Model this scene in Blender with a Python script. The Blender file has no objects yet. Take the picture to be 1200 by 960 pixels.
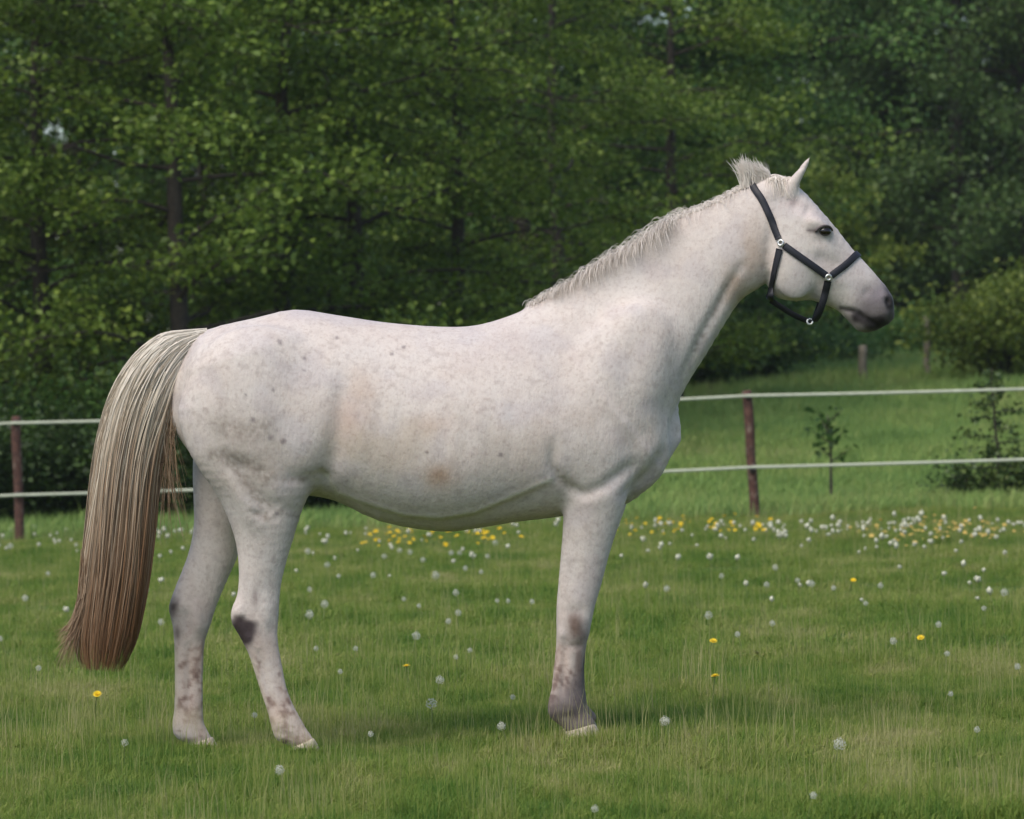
import bpy, math, random
import numpy as np
from mathutils import Vector, Matrix
from mathutils.bvhtree import BVHTree
from mathutils import noise as mnoise

random.seed(7); rng = np.random.default_rng(7)
sc = bpy.context.scene
C = sc.collection

# ------------------------------------------------------------------ camera
F_PX = 5120.0; W_PX, H_PX = 1200.0, 960.0
CAM = Vector((0.0, -16.0, 1.30)); PITCH = math.radians(0.246); ROLL = math.radians(2.0)
_f = Vector((0, math.cos(PITCH), -math.sin(PITCH)))
_x0 = Vector((1, 0, 0)); _u0 = Vector((0, math.sin(PITCH), math.cos(PITCH)))
_r = math.cos(ROLL)*_x0 - math.sin(ROLL)*_u0
_u = math.sin(ROLL)*_x0 + math.cos(ROLL)*_u0
cam_d = bpy.data.cameras.new('camera'); cam = bpy.data.objects.new('camera', cam_d); C.objects.link(cam)
cam.matrix_world = Matrix(((_r.x, _u.x, -_f.x, CAM.x), (_r.y, _u.y, -_f.y, CAM.y), (_r.z, _u.z, -_f.z, CAM.z), (0, 0, 0, 1)))
cam_d.sensor_width = 36; cam_d.lens = F_PX/W_PX*36
cam_d.clip_start = 0.5; cam_d.clip_end = 3000
cam_d.dof.use_dof = True; cam_d.dof.focus_distance = 15.85; cam_d.dof.aperture_fstop = 7
sc.camera = cam
# ------------------------------------------------------------------ light
SUN_EL = math.radians(56); SUN_AZ = math.radians(216)      # azimuth clockwise from +Y: behind the camera, to the left
sdir = Vector((math.sin(SUN_AZ)*math.cos(SUN_EL), math.cos(SUN_AZ)*math.cos(SUN_EL), math.sin(SUN_EL)))
world = bpy.data.worlds.new('World'); sc.world = world; world.use_nodes = True
wn = world.node_tree; bgn = wn.nodes['Background']
sky = wn.nodes.new('ShaderNodeTexSky'); sky.sky_type = 'NISHITA'; sky.sun_disc = False
sky.sun_elevation = SUN_EL; sky.sun_rotation = SUN_AZ; sky.air_density = 1.0; sky.dust_density = 1.5; sky.ozone_density = 1.0
wn.links.new(sky.outputs[0], bgn.inputs[0]); bgn.inputs[1].default_value = 0.13
sl = bpy.data.lights.new('sun', 'SUN'); sl.energy = 2.1; sl.angle = math.radians(40); sl.color = (1.0, 0.93, 0.82)
so = bpy.data.objects.new('sun', sl); C.objects.link(so)
so.rotation_euler = sdir.to_track_quat('Z', 'Y').to_euler()
sc.view_settings.view_transform = 'Standard'; sc.view_settings.look = 'None'
sc.view_settings.exposure = 0.50; sc.view_settings.gamma = 1.0

# ------------------------------------------------------------------ helpers
def ray(u, v):
    return _f + float((u-600)/F_PX)*_r + float((480-v)/F_PX)*_u
def P(u, v, y=0.0):
    d = ray(u, v); k = float((y - CAM.y)/d.y)
    return CAM + d*k
def proj(co):
    """world points (n,3) to photo pixels"""
    q = co - np.array(CAM)
    z = q @ np.array(_f)
    return 600 + F_PX*(q @ np.array(_r))/z, 480 - F_PX*(q @ np.array(_u))/z
def sm(a, b, x):
    t = np.clip((x-a)/(b-a), 0, 1); return t*t*(3-2*t)
def terr(x, y):
    x = np.asarray(x, float); y = np.asarray(y, float)
    z = 0.042*np.maximum(y-27.0, 0)*sm(26, 34, y)
    z = np.where(y > 66, 0.042*39 + 0.012*(y-66), z)
    z = z + 0.012*np.sin(x*1.3+0.7)*np.sin(y*0.9) + 0.008*np.sin(x*3.1+y*2.3)
    z = z + 0.05*np.sin(x*0.35+1)*np.sin(y*0.21)*sm(27, 40, y)
    return z
def ground(u, v, h=0.0):
    d = ray(u, v); t = 12.0
    for _ in range(60):
        p = CAM + d*t
        g = float(terr(p.x, p.y)) + h
        t += (p.z - g)/max(-d.z + 0.03, 0.012)*0.7
        t = min(max(t, 5), 120)
    return CAM + d*t

def mesh_np(name, verts, faces, smooth=False):
    """faces: (n,3) or (n,4) int array, or a list of such arrays"""
    me = bpy.data.meshes.new(name)
    if not isinstance(faces, list): faces = [faces]
    verts = np.asarray(verts, np.float32)
    faces = [np.asarray(f, np.int32) for f in faces if len(f)]
    loops = np.concatenate([f.ravel() for f in faces])
    sizes = np.concatenate([np.full(len(f), f.shape[1], np.int32) for f in faces])
    starts = np.concatenate([[0], np.cumsum(sizes)[:-1]]).astype(np.int32)
    me.vertices.add(len(verts)); me.vertices.foreach_set('co', verts.ravel())
    me.loops.add(len(loops)); me.loops.foreach_set('vertex_index', loops)
    me.polygons.add(len(sizes)); me.polygons.foreach_set('loop_start', starts)
    try: me.polygons.foreach_set('loop_total', sizes)
    except Exception: pass
    if smooth: me.polygons.foreach_set('use_smooth', np.ones(len(sizes), bool))
    me.update(calc_edges=True); me.validate()
    return me
def attr(me, name, vals):
    a = me.attributes.new(name, 'FLOAT', 'POINT'); a.data.foreach_set('value', np.asarray(vals, np.float32))
def obj(name, me, mat=None, parent=None):
    o = bpy.data.objects.new(name, me); C.objects.link(o)
    if mat is not None and not me.materials: me.materials.append(mat)
    if parent is not None: o.parent = parent
    return o
def tag(o, label=None, cat=None, group=None, kind=None):
    if label: o['label'] = label
    if cat: o['category'] = cat
    if group: o['group'] = group
    if kind: o['kind'] = kind
    return o
def empty(name, loc, label, cat, group=None):
    o = bpy.data.objects.new(name, None); C.objects.link(o); o.location = loc
    o.empty_display_size = 0.2
    return tag(o, label, cat, group)
class MB:
    def __init__(s): s.v = []; s.q = []; s.t = []; s.n = 0; s.a = []
    def add(s, v, q=None, t=None, a=None):
        v = np.asarray(v, float).reshape(-1, 3)
        if q is not None and len(q): s.q.append(np.asarray(q, int) + s.n)
        if t is not None and len(t): s.t.append(np.asarray(t, int) + s.n)
        s.v.append(v); s.n += len(v)
        s.a.append(np.broadcast_to(np.asarray(0.0 if a is None else a, float), (len(v),)).copy())
    def tube(s, pts, rad, k=8, a=None, cap=True, ell=None):
        pts = np.asarray(pts, float); n = len(pts); rad = np.broadcast_to(np.asarray(rad, float), (n,))
        tan = np.gradient(pts, axis=0); tan /= np.linalg.norm(tan, axis=1)[:, None] + 1e-9
        ref = np.array([0, 0, 1.0]) if abs(tan[0, 2]) < 0.9 else np.array([1.0, 0, 0])
        th = np.arange(k)/k*2*np.pi; V = []
        for i in range(n):
            e1 = np.cross(tan[i], ref); e1 /= np.linalg.norm(e1)+1e-9
            e2 = np.cross(e1, tan[i])
            V.append(pts[i] + rad[i]*(np.cos(th)[:, None]*e1 + np.sin(th)[:, None]*e2))
        V = np.concatenate(V)
        i, j = np.meshgrid(np.arange(n-1), np.arange(k), indexing='ij')
        q = np.stack([i*k+j, i*k+(j+1) % k, (i+1)*k+(j+1) % k, (i+1)*k+j], -1).reshape(-1, 4)
        t = []
        if cap:
            V = np.concatenate([V, pts[:1], pts[-1:]])
            for j in range(k):
                t.append((n*k, (j+1) % k, j)); t.append((n*k+1, (n-1)*k+j, (n-1)*k+(j+1) % k))
        if a is not None and np.ndim(a) == 1:
            a = np.concatenate([np.repeat(a, k), [a[0], a[-1]] if cap else []])
        s.add(V, q, t, a)
    def mesh(s, name, smooth=True, an='tone'):
        f = []
        if s.q: f.append(np.concatenate(s.q))
        if s.t: f.append(np.concatenate(s.t))
        me = mesh_np(name, np.concatenate(s.v), f, smooth)
        attr(me, an, np.concatenate(s.a))
        return me

# ------------------------------------------------------------------ materials
def new_mat(name):
    m = bpy.data.materials.new(name); m.use_nodes = True
    nt = m.node_tree; b = nt.nodes['Principled BSDF']
    return m, nt, b
def N(nt, t, **kw):
    n = nt.nodes.new(t)
    for k, v in kw.items(): setattr(n, k, v)
    return n
def ramp(nt, stops, src):
    r = N(nt, 'ShaderNodeValToRGB'); el = r.color_ramp.elements
    while len(el) > len(stops): el.remove(el[-1])
    while len(el) < len(stops): el.new(0.5)
    for e, (p, c) in zip(el, stops): e.position = p; e.color = (*c, 1)
    nt.links.new(src, r.inputs[0]); return r.outputs[0]
def noise_tex(nt, scale, detail=4, rough=0.55, vec=None):
    n = N(nt, 'ShaderNodeTexNoise'); n.inputs['Scale'].default_value = scale
    n.inputs['Detail'].default_value = detail; n.inputs['Roughness'].default_value = rough
    if vec is not None: nt.links.new(vec, n.inputs['Vector'])
    return n.outputs['Fac']
def mix(nt, fac, a, b, mode='MIX'):
    m = N(nt, 'ShaderNodeMix', data_type='RGBA', blend_type=mode)
    for s, v in ((0, fac), (6, a), (7, b)):
        if isinstance(v, (int, float)): m.inputs[s].default_value = v
        elif isinstance(v, tuple): m.inputs[s].default_value = (*v, 1)
        else: nt.links.new(v, m.inputs[s])
    return m.outputs[2]
def mth(nt, op, a, b=None):
    m = N(nt, 'ShaderNodeMath', operation=op)
    for i, v in enumerate((a, b)):
        if v is None: continue
        if isinstance(v, (int, float)): m.inputs[i].default_value = v
        else: nt.links.new(v, m.inputs[i])
    return m.outputs[0]
def geo_pos(nt): return N(nt, 'ShaderNodeNewGeometry').outputs['Position']
def bump(nt, b, h, dist, strength=0.6):
    n = N(nt, 'ShaderNodeBump'); n.inputs['Strength'].default_value = strength; n.inputs['Distance'].default_value = dist
    nt.links.new(h, n.inputs['Height']); nt.links.new(n.outputs[0], b.inputs['Normal'])

def leaf_mat(name, dark, mid, light, transl=0.42, rough=0.5):
    m, nt, b = new_mat(name)
    a = N(nt, 'ShaderNodeAttribute', attribute_name='tone').outputs['Fac']
    col = ramp(nt, [(0.0, dark), (0.55, mid), (1.0, light)], a)
    nt.links.new(col, b.inputs['Base Color']); b.inputs['Roughness'].default_value = rough
    b.inputs['Specular IOR Level'].default_value = 0.3
    tr = N(nt, 'ShaderNodeBsdfTranslucent'); nt.links.new(col, tr.inputs['Color'])
    mx = N(nt, 'ShaderNodeMixShader'); mx.inputs[0].default_value = transl
    nt.links.new(b.outputs[0], mx.inputs[1]); nt.links.new(tr.outputs[0], mx.inputs[2])
    nt.links.new(mx.outputs[0], nt.nodes['Material Output'].inputs['Surface'])
    return m
M = {}
M['leaf_near'] = leaf_mat('leaf_near', (0.062, 0.105, 0.018), (0.135, 0.21, 0.032), (0.27, 0.35, 0.06))
M['leaf_mid'] = leaf_mat('leaf_mid', (0.055, 0.112, 0.028), (0.10, 0.20, 0.046), (0.20, 0.31, 0.075))
M['leaf_far'] = leaf_mat('leaf_far', (0.050, 0.094, 0.030), (0.092, 0.16, 0.046), (0.16, 0.235, 0.065))
M['leaf_bush'] = leaf_mat('leaf_bush', (0.06, 0.10, 0.016), (0.14, 0.20, 0.030), (0.25, 0.30, 0.05))
M['leaf_hedge'] = leaf_mat('leaf_hedge', (0.020, 0.04, 0.011), (0.04, 0.075, 0.018), (0.085, 0.15, 0.032))
M['leaf_spruce'] = leaf_mat('leaf_spruce', (0.03, 0.06, 0.014), (0.06, 0.10, 0.022), (0.12, 0.16, 0.035), 0.15)
M['leaf_weed'] = leaf_mat('leaf_weed', (0.03, 0.06, 0.012), (0.05, 0.11, 0.02), (0.09, 0.16, 0.03))

m, nt, b = new_mat('bark'); M['bark'] = m
p = geo_pos(nt); n1 = noise_tex(nt, 9, 6, 0.7, p)
nt.links.new(ramp(nt, [(0.3, (0.018, 0.014, 0.010)), (0.7, (0.07, 0.055, 0.04))], n1), b.inputs['Base Color']); b.inputs['Roughness'].default_value = 0.9
bump(nt, b, n1, 0.03, 0.8)
m, nt, b = new_mat('pale_wood'); M['pale_wood'] = m
p = geo_pos(nt); n1 = noise_tex(nt, 14, 5, 0.7, p)
nt.links.new(ramp(nt, [(0.3, (0.10, 0.085, 0.06)), (0.7, (0.24, 0.21, 0.16))], n1), b.inputs['Base Color']); b.inputs['Roughness'].default_value = 0.85

m, nt, b = new_mat('meadow_soil'); M['ground'] = m
p = geo_pos(nt); n1 = noise_tex(nt, 0.55, 5, 0.6, p); n2 = noise_tex(nt, 14, 4, 0.6, p)
g = ramp(nt, [(0.3, (0.07, 0.125, 0.022)), (0.55, (0.10, 0.16, 0.030)), (0.75, (0.17, 0.19, 0.05))], n1)
g2 = ramp(nt, [(0.35, (0.45, 0.45, 0.45)), (0.7, (1.0, 1.0, 1.0))], n2)
nt.links.new(mix(nt, 1.0, g, g2, 'MULTIPLY'), b.inputs['Base Color']); b.inputs['Roughness'].default_value = 0.95
b.inputs['Specular IOR Level'].default_value = 0.1
bump(nt, b, n2, 0.03, 0.7)

def grass_mat(name, cols, dry, patch_scale, transl=0.35):
    m, nt, b = new_mat(name)
    p = geo_pos(nt)
    mp = N(nt, 'ShaderNodeMapping'); mp.inputs['Scale'].default_value = (1, 0.45, 0.0); nt.links.new(p, mp.inputs[0])
    n1 = noise_tex(nt, patch_scale, 4, 0.6, mp.outputs[0])
    n3 = noise_tex(nt, patch_scale*4.3, 3, 0.6, mp.outputs[0])
    rnd = N(nt, 'ShaderNodeObjectInfo').outputs['Random']
    at = N(nt, 'ShaderNodeAttribute', attribute_name='tone').outputs['Fac']
    k = mth(nt, 'ADD', mth(nt, 'MULTIPLY', n1, 1.25), mth(nt, 'MULTIPLY', n3, 0.75))
    k = mth(nt, 'ADD', k, mth(nt, 'MULTIPLY', rnd, 0.16)); k = mth(nt, 'ADD', k, mth(nt, 'MULTIPLY', at, 0.22))
    k = mth(nt, 'SUBTRACT', k, 0.73)
    col = ramp(nt, [(0.22, cols[0]), (0.42, cols[1]), (0.60, cols[2]), (0.80, dry)], k)
    nt.links.new(col, b.inputs['Base Color']); b.inputs['Roughness'].default_value = 0.6; b.inputs['Specular IOR Level'].default_value = 0.25
    tr = N(nt, 'ShaderNodeBsdfTranslucent'); nt.links.new(col, tr.inputs['Color'])
    mx = N(nt, 'ShaderNodeMixShader'); mx.inputs[0].default_value = transl
    nt.links.new(b.outputs[0], mx.inputs[1]); nt.links.new(tr.outputs[0], mx.inputs[2])
    nt.links.new(mx.outputs[0], nt.nodes['Material Output'].inputs['Surface'])
    return m
M['grass'] = grass_mat('grass', [(0.10, 0.195, 0.028), (0.195, 0.275, 0.045), (0.29, 0.33, 0.075)], (0.46, 0.41, 0.19), 1.1, 0.42)
M['field_grass'] = grass_mat('field_grass', [(0.19, 0.31, 0.085), (0.26, 0.38, 0.10), (0.32, 0.40, 0.115)], (0.36, 0.38, 0.15), 0.35, 0.42)

m, nt, b = new_mat('coat'); M['coat'] = m
ac = N(nt, 'ShaderNodeAttribute', attribute_name='coat').outputs['Color']
p = geo_pos(nt)
n1 = noise_tex(nt, 7, 4, 0.6, p); n2 = noise_tex(nt, 75, 3, 0.7, p); n4 = noise_tex(nt, 26, 3, 0.65, p)
c1 = mix(nt, mth(nt, 'MULTIPLY', ramp(nt, [(0.35, (0, 0, 0)), (0.7, (1, 1, 1))], n1), 0.5), ac, mix(nt, 1.0, ac, (0.93, 0.85, 0.80), 'MULTIPLY'))
c2 = mix(nt, mth(nt, 'MULTIPLY', ramp(nt, [(0.44, (0, 0, 0)), (0.68, (1, 1, 1))], n4), 0.55), c1, mix(nt, 1.0, c1, (0.84, 0.82, 0.83), 'MULTIPLY'))
c2 = mix(nt, mth(nt, 'MULTIPLY', ramp(nt, [(0.5, (0, 0, 0)), (0.72, (1, 1, 1))], n2), 0.6), c2, mix(nt, 1.0, c2, (0.72, 0.66, 0.64), 'MULTIPLY'))
nt.links.new(c2, b.inputs['Base Color']); b.inputs['Roughness'].default_value = 0.62; b.inputs['Specular IOR Level'].default_value = 0.25
b.inputs['Sheen Weight'].default_value = 0.05; b.inputs['Sheen Roughness'].default_value = 0.4
mp = N(nt, 'ShaderNodeMapping'); mp.inputs['Scale'].default_value = (90, 90, 35); nt.links.new(p, mp.inputs[0])
hb = mth(nt, 'ADD', noise_tex(nt, 1.0, 3, 0.6, mp.outputs[0]), mth(nt, 'MULTIPLY', n1, 1.5))
bump(nt, b, hb, 0.005, 0.40)

def hair_mat(name, stops, rough=0.5):
    m, nt, b = new_mat(name)
    a = N(nt, 'ShaderNodeAttribute', attribute_name='tone').outputs['Fac']
    nt.links.new(ramp(nt, stops, a), b.inputs['Base Color']); b.inputs['Roughness'].default_value = rough
    b.inputs['Specular IOR Level'].default_value = 0.3
    return m
M['tail_hair'] = hair_mat('tail_hair', [(0.0, (0.68, 0.61, 0.52)), (0.25, (0.56, 0.47, 0.36)), (0.5, (0.33, 0.225, 0.145)), (0.75, (0.225, 0.115, 0.055)), (1.0, (0.17, 0.075, 0.028))])
M['mane_hair'] = hair_mat('mane_hair', [(0.0, (0.76, 0.69, 0.62)), (1.0, (0.64, 0.56, 0.49))])

def plain(name, col, rough=0.5, spec=0.5, metal=0.0, var=0.0, vs=40):
    m, nt, b = new_mat(name)
    if var:
        n1 = noise_tex(nt, vs, 4, 0.6, geo_pos(nt))
        nt.links.new(ramp(nt, [(0.3, tuple(c*(1-var) for c in col)), (0.7, tuple(min(1, c*(1+var)) for c in col))], n1), b.inputs['Base Color'])
    else: b.inputs['Base Color'].default_value = (*col, 1)
    b.inputs['Roughness'].default_value = rough; b.inputs['Specular IOR Level'].default_value = spec; b.inputs['Metallic'].default_value = metal
    return m
M['eye'] = plain('eye', (0.012, 0.007, 0.006), 0.08, 0.6)
M['hoof'] = plain('hoof', (0.40, 0.34, 0.26), 0.6, 0.25, 0, 0.5, 45)
M['webbing'] = plain('webbing', (0.014, 0.014, 0.020), 0.55, 0.4, 0, 0.3, 250)
M['ring_metal'] = plain('ring_metal', (0.62, 0.61, 0.58), 0.3, 0.5, 0.7, 0.1, 60)
M['tape'] = plain('tape', (0.44, 0.46, 0.36), 0.7, 0.2, 0, 0.12, 12)
M['insulator'] = plain('insulator', (0.03, 0.018, 0.015), 0.5)
m, nt, b = new_mat('clock'); M['clock'] = m
b.inputs['Base Color'].default_value = (0.72, 0.71, 0.60, 1); b.inputs['Roughness'].default_value = 0.8; b.inputs['Specular IOR Level'].default_value = 0.1
tr = N(nt, 'ShaderNodeBsdfTranslucent'); tr.inputs['Color'].default_value = (0.72, 0.71, 0.60, 1)
mx = N(nt, 'ShaderNodeMixShader'); mx.inputs[0].default_value = 0.5
tp = N(nt, 'ShaderNodeBsdfTransparent'); mt_ = N(nt, 'ShaderNodeMixShader'); mt_.inputs[0].default_value = 0.35; nt.links.new(mx.outputs[0], mt_.inputs[1]); nt.links.new(tp.outputs[0], mt_.inputs[2])
nt.links.new(b.outputs[0], mx.inputs[1]); nt.links.new(tr.outputs[0], mx.inputs[2]); nt.links.new(mt_.outputs[0], nt.nodes['Material Output'].inputs['Surface'])
M['stem'] = plain('stem', (0.16, 0.20, 0.06), 0.6, 0.2)
M['petal'] = plain('petal', (0.75, 0.53, 0.02), 0.6, 0.2, 0, 0.15, 30)
M['petal_orange'] = plain('petal_orange', (0.60, 0.44, 0.13), 0.7, 0.2, 0, 0.2, 30)
m, nt, b = new_mat('rust'); M['rust'] = m
p = geo_pos(nt); n1 = noise_tex(nt, 22, 6, 0.75, p); n2 = noise_tex(nt, 9, 4, 0.6, p)
c1 = ramp(nt, [(0.3, (0.022, 0.012, 0.009)), (0.5, (0.075, 0.030, 0.020)), (0.75, (0.15, 0.075, 0.050))], n1)
c2 = mix(nt, ramp(nt, [(0.56, (0, 0, 0)), (0.66, (1, 1, 1))], n2), c1, (0.17, 0.12, 0.09))
nt.links.new(c2, b.inputs['Base Color']); b.inputs['Roughness'].default_value = 0.85; bump(nt, b, n1, 0.006, 0.7)

# ------------------------------------------------------------------ ground
def axis(vals):
    out = []
    for a, b_, n in vals: out += list(np.linspace(a, b_, n, endpoint=False))
    return np.array(out + [vals[-1][1]])
xs = axis([(-1500, -60, 12), (-60, -8, 26), (-8, 8, 60), (8, 60, 26), (60, 1500, 12)])
ys = axis([(-60, -6, 20), (-6, 30, 130), (30, 100, 90), (100, 1600, 20)])
X, Y = np.meshgrid(xs, ys, indexing='ij'); Z = terr(X, Y)
i, j = np.meshgrid(np.arange(len(xs)-1), np.arange(len(ys)-1), indexing='ij'); ny_ = len(ys)
q = np.stack([i*ny_+j, (i+1)*ny_+j, (i+1)*ny_+j+1, i*ny_+j+1], -1).reshape(-1, 4)
tag(obj('meadow_ground', mesh_np('meadow_ground', np.stack([X, Y, Z], -1).reshape(-1, 3), q, True), M['ground']), kind='structure')

# ------------------------------------------------------------------ horse body: smooth union of lofted volumes
GH = 0.0072
gx0, gy0, gz0 = -1.32, -0.36, -0.03; gx1, gy1, gz1 = 1.47, 0.36, 2.21
gx = np.arange(gx0, gx1, GH, dtype=np.float32); gy = np.arange(gy0, gy1, GH, dtype=np.float32); gz = np.arange(gz0, gz1, GH, dtype=np.float32)
FLD = np.full((len(gx), len(gy), len(gz)), 0.2, np.float32)
def box_idx(lo, hi):
    a = [max(0, int((lo[k]-o)/GH)) for k, o in enumerate((gx0, gy0, gz0))]
    b_ = [min(s, int((hi[k]-o)/GH)+2) for k, (o, s) in enumerate(zip((gx0, gy0, gz0), FLD.shape))]
    return tuple(slice(a[k], b_[k]) for k in range(3))
def smin_into(sl_, d, k):
    f = FLD[sl_]
    if k <= 0: FLD[sl_] = np.minimum(f, d); return
    h = np.clip(0.5 + 0.5*(f-d)/k, 0, 1)
    FLD[sl_] = f*(1-h) + d*h - k*h*(1-h)
def catmull(S, sub):
    S = np.asarray(S, float); out = []
    n = len(S)
    for i in range(n-1):
        p0, p1, p2, p3 = S[max(i-1, 0)], S[i], S[i+1], S[min(i+2, n-1)]
        for t in np.arange(sub)/sub:
            out.append(0.5*((2*p1) + (p2-p0)*t + (2*p0-5*p1+4*p2-p3)*t*t + (3*p1-p0-3*p2+p3)*t**3))
    out.append(S[-1]); return np.array(out)
def chain(st, k=0.04, cap0=0.02, cap1=0.02, sub=3, mirror=False, far_dv=0.0):
    """st rows: rear/bottom px (u,v), front/top px (u,v), depth y, lateral half width b, taper"""
    rows = []
    for (r, f, y, b_, tp) in st:
        a = P(r[0], r[1], y); c = P(f[0], f[1], y)
        rows.append((a.x, a.z, c.x, c.z, y, b_, tp))
    R = catmull(rows, sub)
    sides = (1, -1) if mirror else (1,)
    for sgn in sides:
        S = R.copy(); S[:, 4] *= sgn
        half = 0.5*np.hypot(S[:, 2]-S[:, 0], S[:, 3]-S[:, 1])
        cx = 0.5*(S[:, 0]+S[:, 2]); cz = 0.5*(S[:, 1]+S[:, 3])
        mrg = 0.06 + k
        lo = ((cx-half).min()-mrg, (S[:, 4]-S[:, 5]*1.4).min()-mrg, (cz-half).min()-mrg)
        hi = ((cx+half).max()+mrg, (S[:, 4]+S[:, 5]*1.4).max()+mrg, (cz+half).max()+mrg)
        bs = box_idx(lo, hi); fld = np.full(FLD[bs].shape, 0.2, np.float32)
        x0i, y0i, z0i = bs[0].start, bs[1].start, bs[2].start
        for s in range(len(S)-1):
            hm = max(half[s], half[s+1]) + mrg; bm = 1.4*max(S[s, 5], S[s+1, 5]) + mrg
            l2 = (min(cx[s], cx[s+1])-hm, min(S[s, 4], S[s+1, 4])-bm, min(cz[s], cz[s+1])-hm)
            h2 = (max(cx[s], cx[s+1])+hm, max(S[s, 4], S[s+1, 4])+bm, max(cz[s], cz[s+1])+hm)
            b2 = box_idx(l2, h2)
            if any(q_.stop <= q_.start for q_ in b2): continue
            x = gx[b2[0]][:, None]; z = gz[b2[2]][None, :]; y = gy[b2[1]]
            A, B = S[s], S[s+1]
            L = np.array([cx[s+1]-cx[s], cz[s+1]-cz[s]])
            t = np.full((x.shape[0], z.shape[1]), 0.5, np.float32)
            for _ in range(6):
                c_x = cx[s] + L[0]*t; c_z = cz[s] + L[1]*t
                nx = (A[2]-A[0])*(1-t) + (B[2]-B[0])*t; nz = (A[3]-A[1])*(1-t) + (B[3]-B[1])*t
                nl = np.sqrt(nx*nx+nz*nz); nx = nx/nl; nz = nz/nl
                mx_ = -nz; mz_ = nx
                Lm = L[0]*mx_ + L[1]*mz_
                Lm = np.where(np.abs(Lm) < 1e-4, 1e-4, Lm)
                w = (x-c_x)*mx_ + (z-c_z)*mz_
                t = np.clip(t + w/Lm, 0, 1)
            c_x = cx[s] + L[0]*t; c_z = cz[s] + L[1]*t
            nx = (A[2]-A[0])*(1-t) + (B[2]-B[0])*t; nz = (A[3]-A[1])*(1-t) + (B[3]-B[1])*t
            nl = np.sqrt(nx*nx+nz*nz); nx = nx/nl; nz = nz/nl
            w = (x-c_x)*(-nz) + (z-c_z)*nx
            w = np.where((t > 0) & (t < 1), 0, w)
            uu = (x-c_x)*nx + (z-c_z)*nz
            a = nl/2; b_ = A[5]*(1-t)+B[5]*t; tp = A[6]*(1-t)+B[6]*t; yc = A[4]*(1-t)+B[4]*t
            cap = cap0 if s == 0 else (cap1 if s == len(S)-2 else 0.012)
            cap = np.where(t < 0.5, cap0 if s == 0 else 0.012, cap1 if s == len(S)-2 else 0.012)
            bw = b_*(1 - tp*np.clip(uu/a, -1, 1))
            endw = ((s == 0) & (t <= 0)) | ((s == len(S)-2) & (t >= 1))
            ue = (uu/a)[:, None, :]; we = (np.where(endw, w, 0)/cap)[:, None, :]
            ve = (y[None, :, None]-yc[:, None, :])/bw[:, None, :]
            k0 = np.sqrt(ue*ue+we*we+ve*ve) + 1e-6
            k1 = np.sqrt((ue/a[:, None, :])**2 + (we/cap[:, None, :])**2 + (ve/bw[:, None, :])**2) + 1e-6
            d = k0*(k0-1)/k1
            d = np.where(k0 < 0.25, np.maximum(d, -np.minimum(a, b_)[:, None, :]), d)
            d = d + np.where(endw, 0, 1.5*np.maximum(np.abs(w)-0.006, 0))[:, None, :]
            d = np.clip(d, -0.2, 0.2).astype(np.float32)
            loc = tuple(slice(b2[q_].start-o, b2[q_].stop-o) for q_, o in enumerate((x0i, y0i, z0i)))
            # clip to chain box
            f = fld[tuple(slice(max(l_.start, 0), l_.stop) for l_ in loc)]
            off = [max(0, -l_.start) for l_ in loc]
            d = d[off[0]:off[0]+f.shape[0], off[1]:off[1]+f.shape[1], off[2]:off[2]+f.shape[2]]
            np.minimum(f, d, out=f)
        smin_into(bs, fld, k)
def blob(u, v, y, ru, rv, ry, ang=0.0, k=0.05, mirror=True, sub=False):
    """ellipsoid of muscle; ru, rv in px, ry in m, ang in degrees in the picture plane"""
    for sgn in ((1, -1) if mirror else (1,)):
        c = P(u, v, y); cy = y*sgn; s_ = (16+y)/F_PX; a, c_ = ru*s_, rv*s_
        m_ = max(a, c_) + 0.06 + k
        bs = box_idx((c.x-m_, cy-ry-0.06-k, c.z-m_), (c.x+m_, cy+ry+0.06+k, c.z+m_))
        x = gx[bs[0]][:, None, None]-c.x; y_ = gy[bs[1]][None, :, None]-cy; z = gz[bs[2]][None, None, :]-c.z
        ca, sa = math.cos(math.radians(ang)), math.sin(math.radians(ang))
        p_ = (x*ca + z*sa)/a; q_ = (-x*sa + z*ca)/c_; r_ = y_/ry
        k0 = np.sqrt(p_*p_+q_*q_+r_*r_)+1e-6; k1 = np.sqrt((p_/a)**2+(q_/c_)**2+(r_/ry)**2)+1e-6
        d = np.clip(k0*(k0-1)/k1, -0.2, 0.2).astype(np.float32)
        if sub:
            f = FLD[bs]; h = np.clip(0.5 - 0.5*(f+d)/k, 0, 1); FLD[bs] = f*(1-h) - d*h + k*h*(1-h)
        else: smin_into(bs, d, k)

# torso: bottom, top
chain([((217, 500), (216, 432), 0, 0.08, 0), ((230, 535), (226, 404), 0, 0.155, 0.0), ((250, 562), (245, 386), 0, 0.215, 0.05),
       ((300, 582), (298, 373), 0, 0.255, 0.15), ((345, 580), (345, 363), 0, 0.265, 0.2), ((390, 586), (392, 369), 0, 0.27, 0.15), ((446, 611), (452, 378), 0, 0.285, 0.15),
       ((515, 623), (517, 383), 0, 0.30, 0.18), ((560, 619), (560, 381), 0, 0.295, 0.22), ((602, 612), (603, 368), 0, 0.275, 0.32),
       ((645, 607), (645, 350), 0, 0.25, 0.42), ((690, 600), (690, 345), 0, 0.225, 0.40), ((735, 590), (728, 375), 0, 0.195, 0.3),
       ((760, 570), (757, 430), 0, 0.155, 0.1), ((777, 548), (775, 470), 0, 0.10, 0)], k=0.0, cap0=0.025, cap1=0.025)
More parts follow.
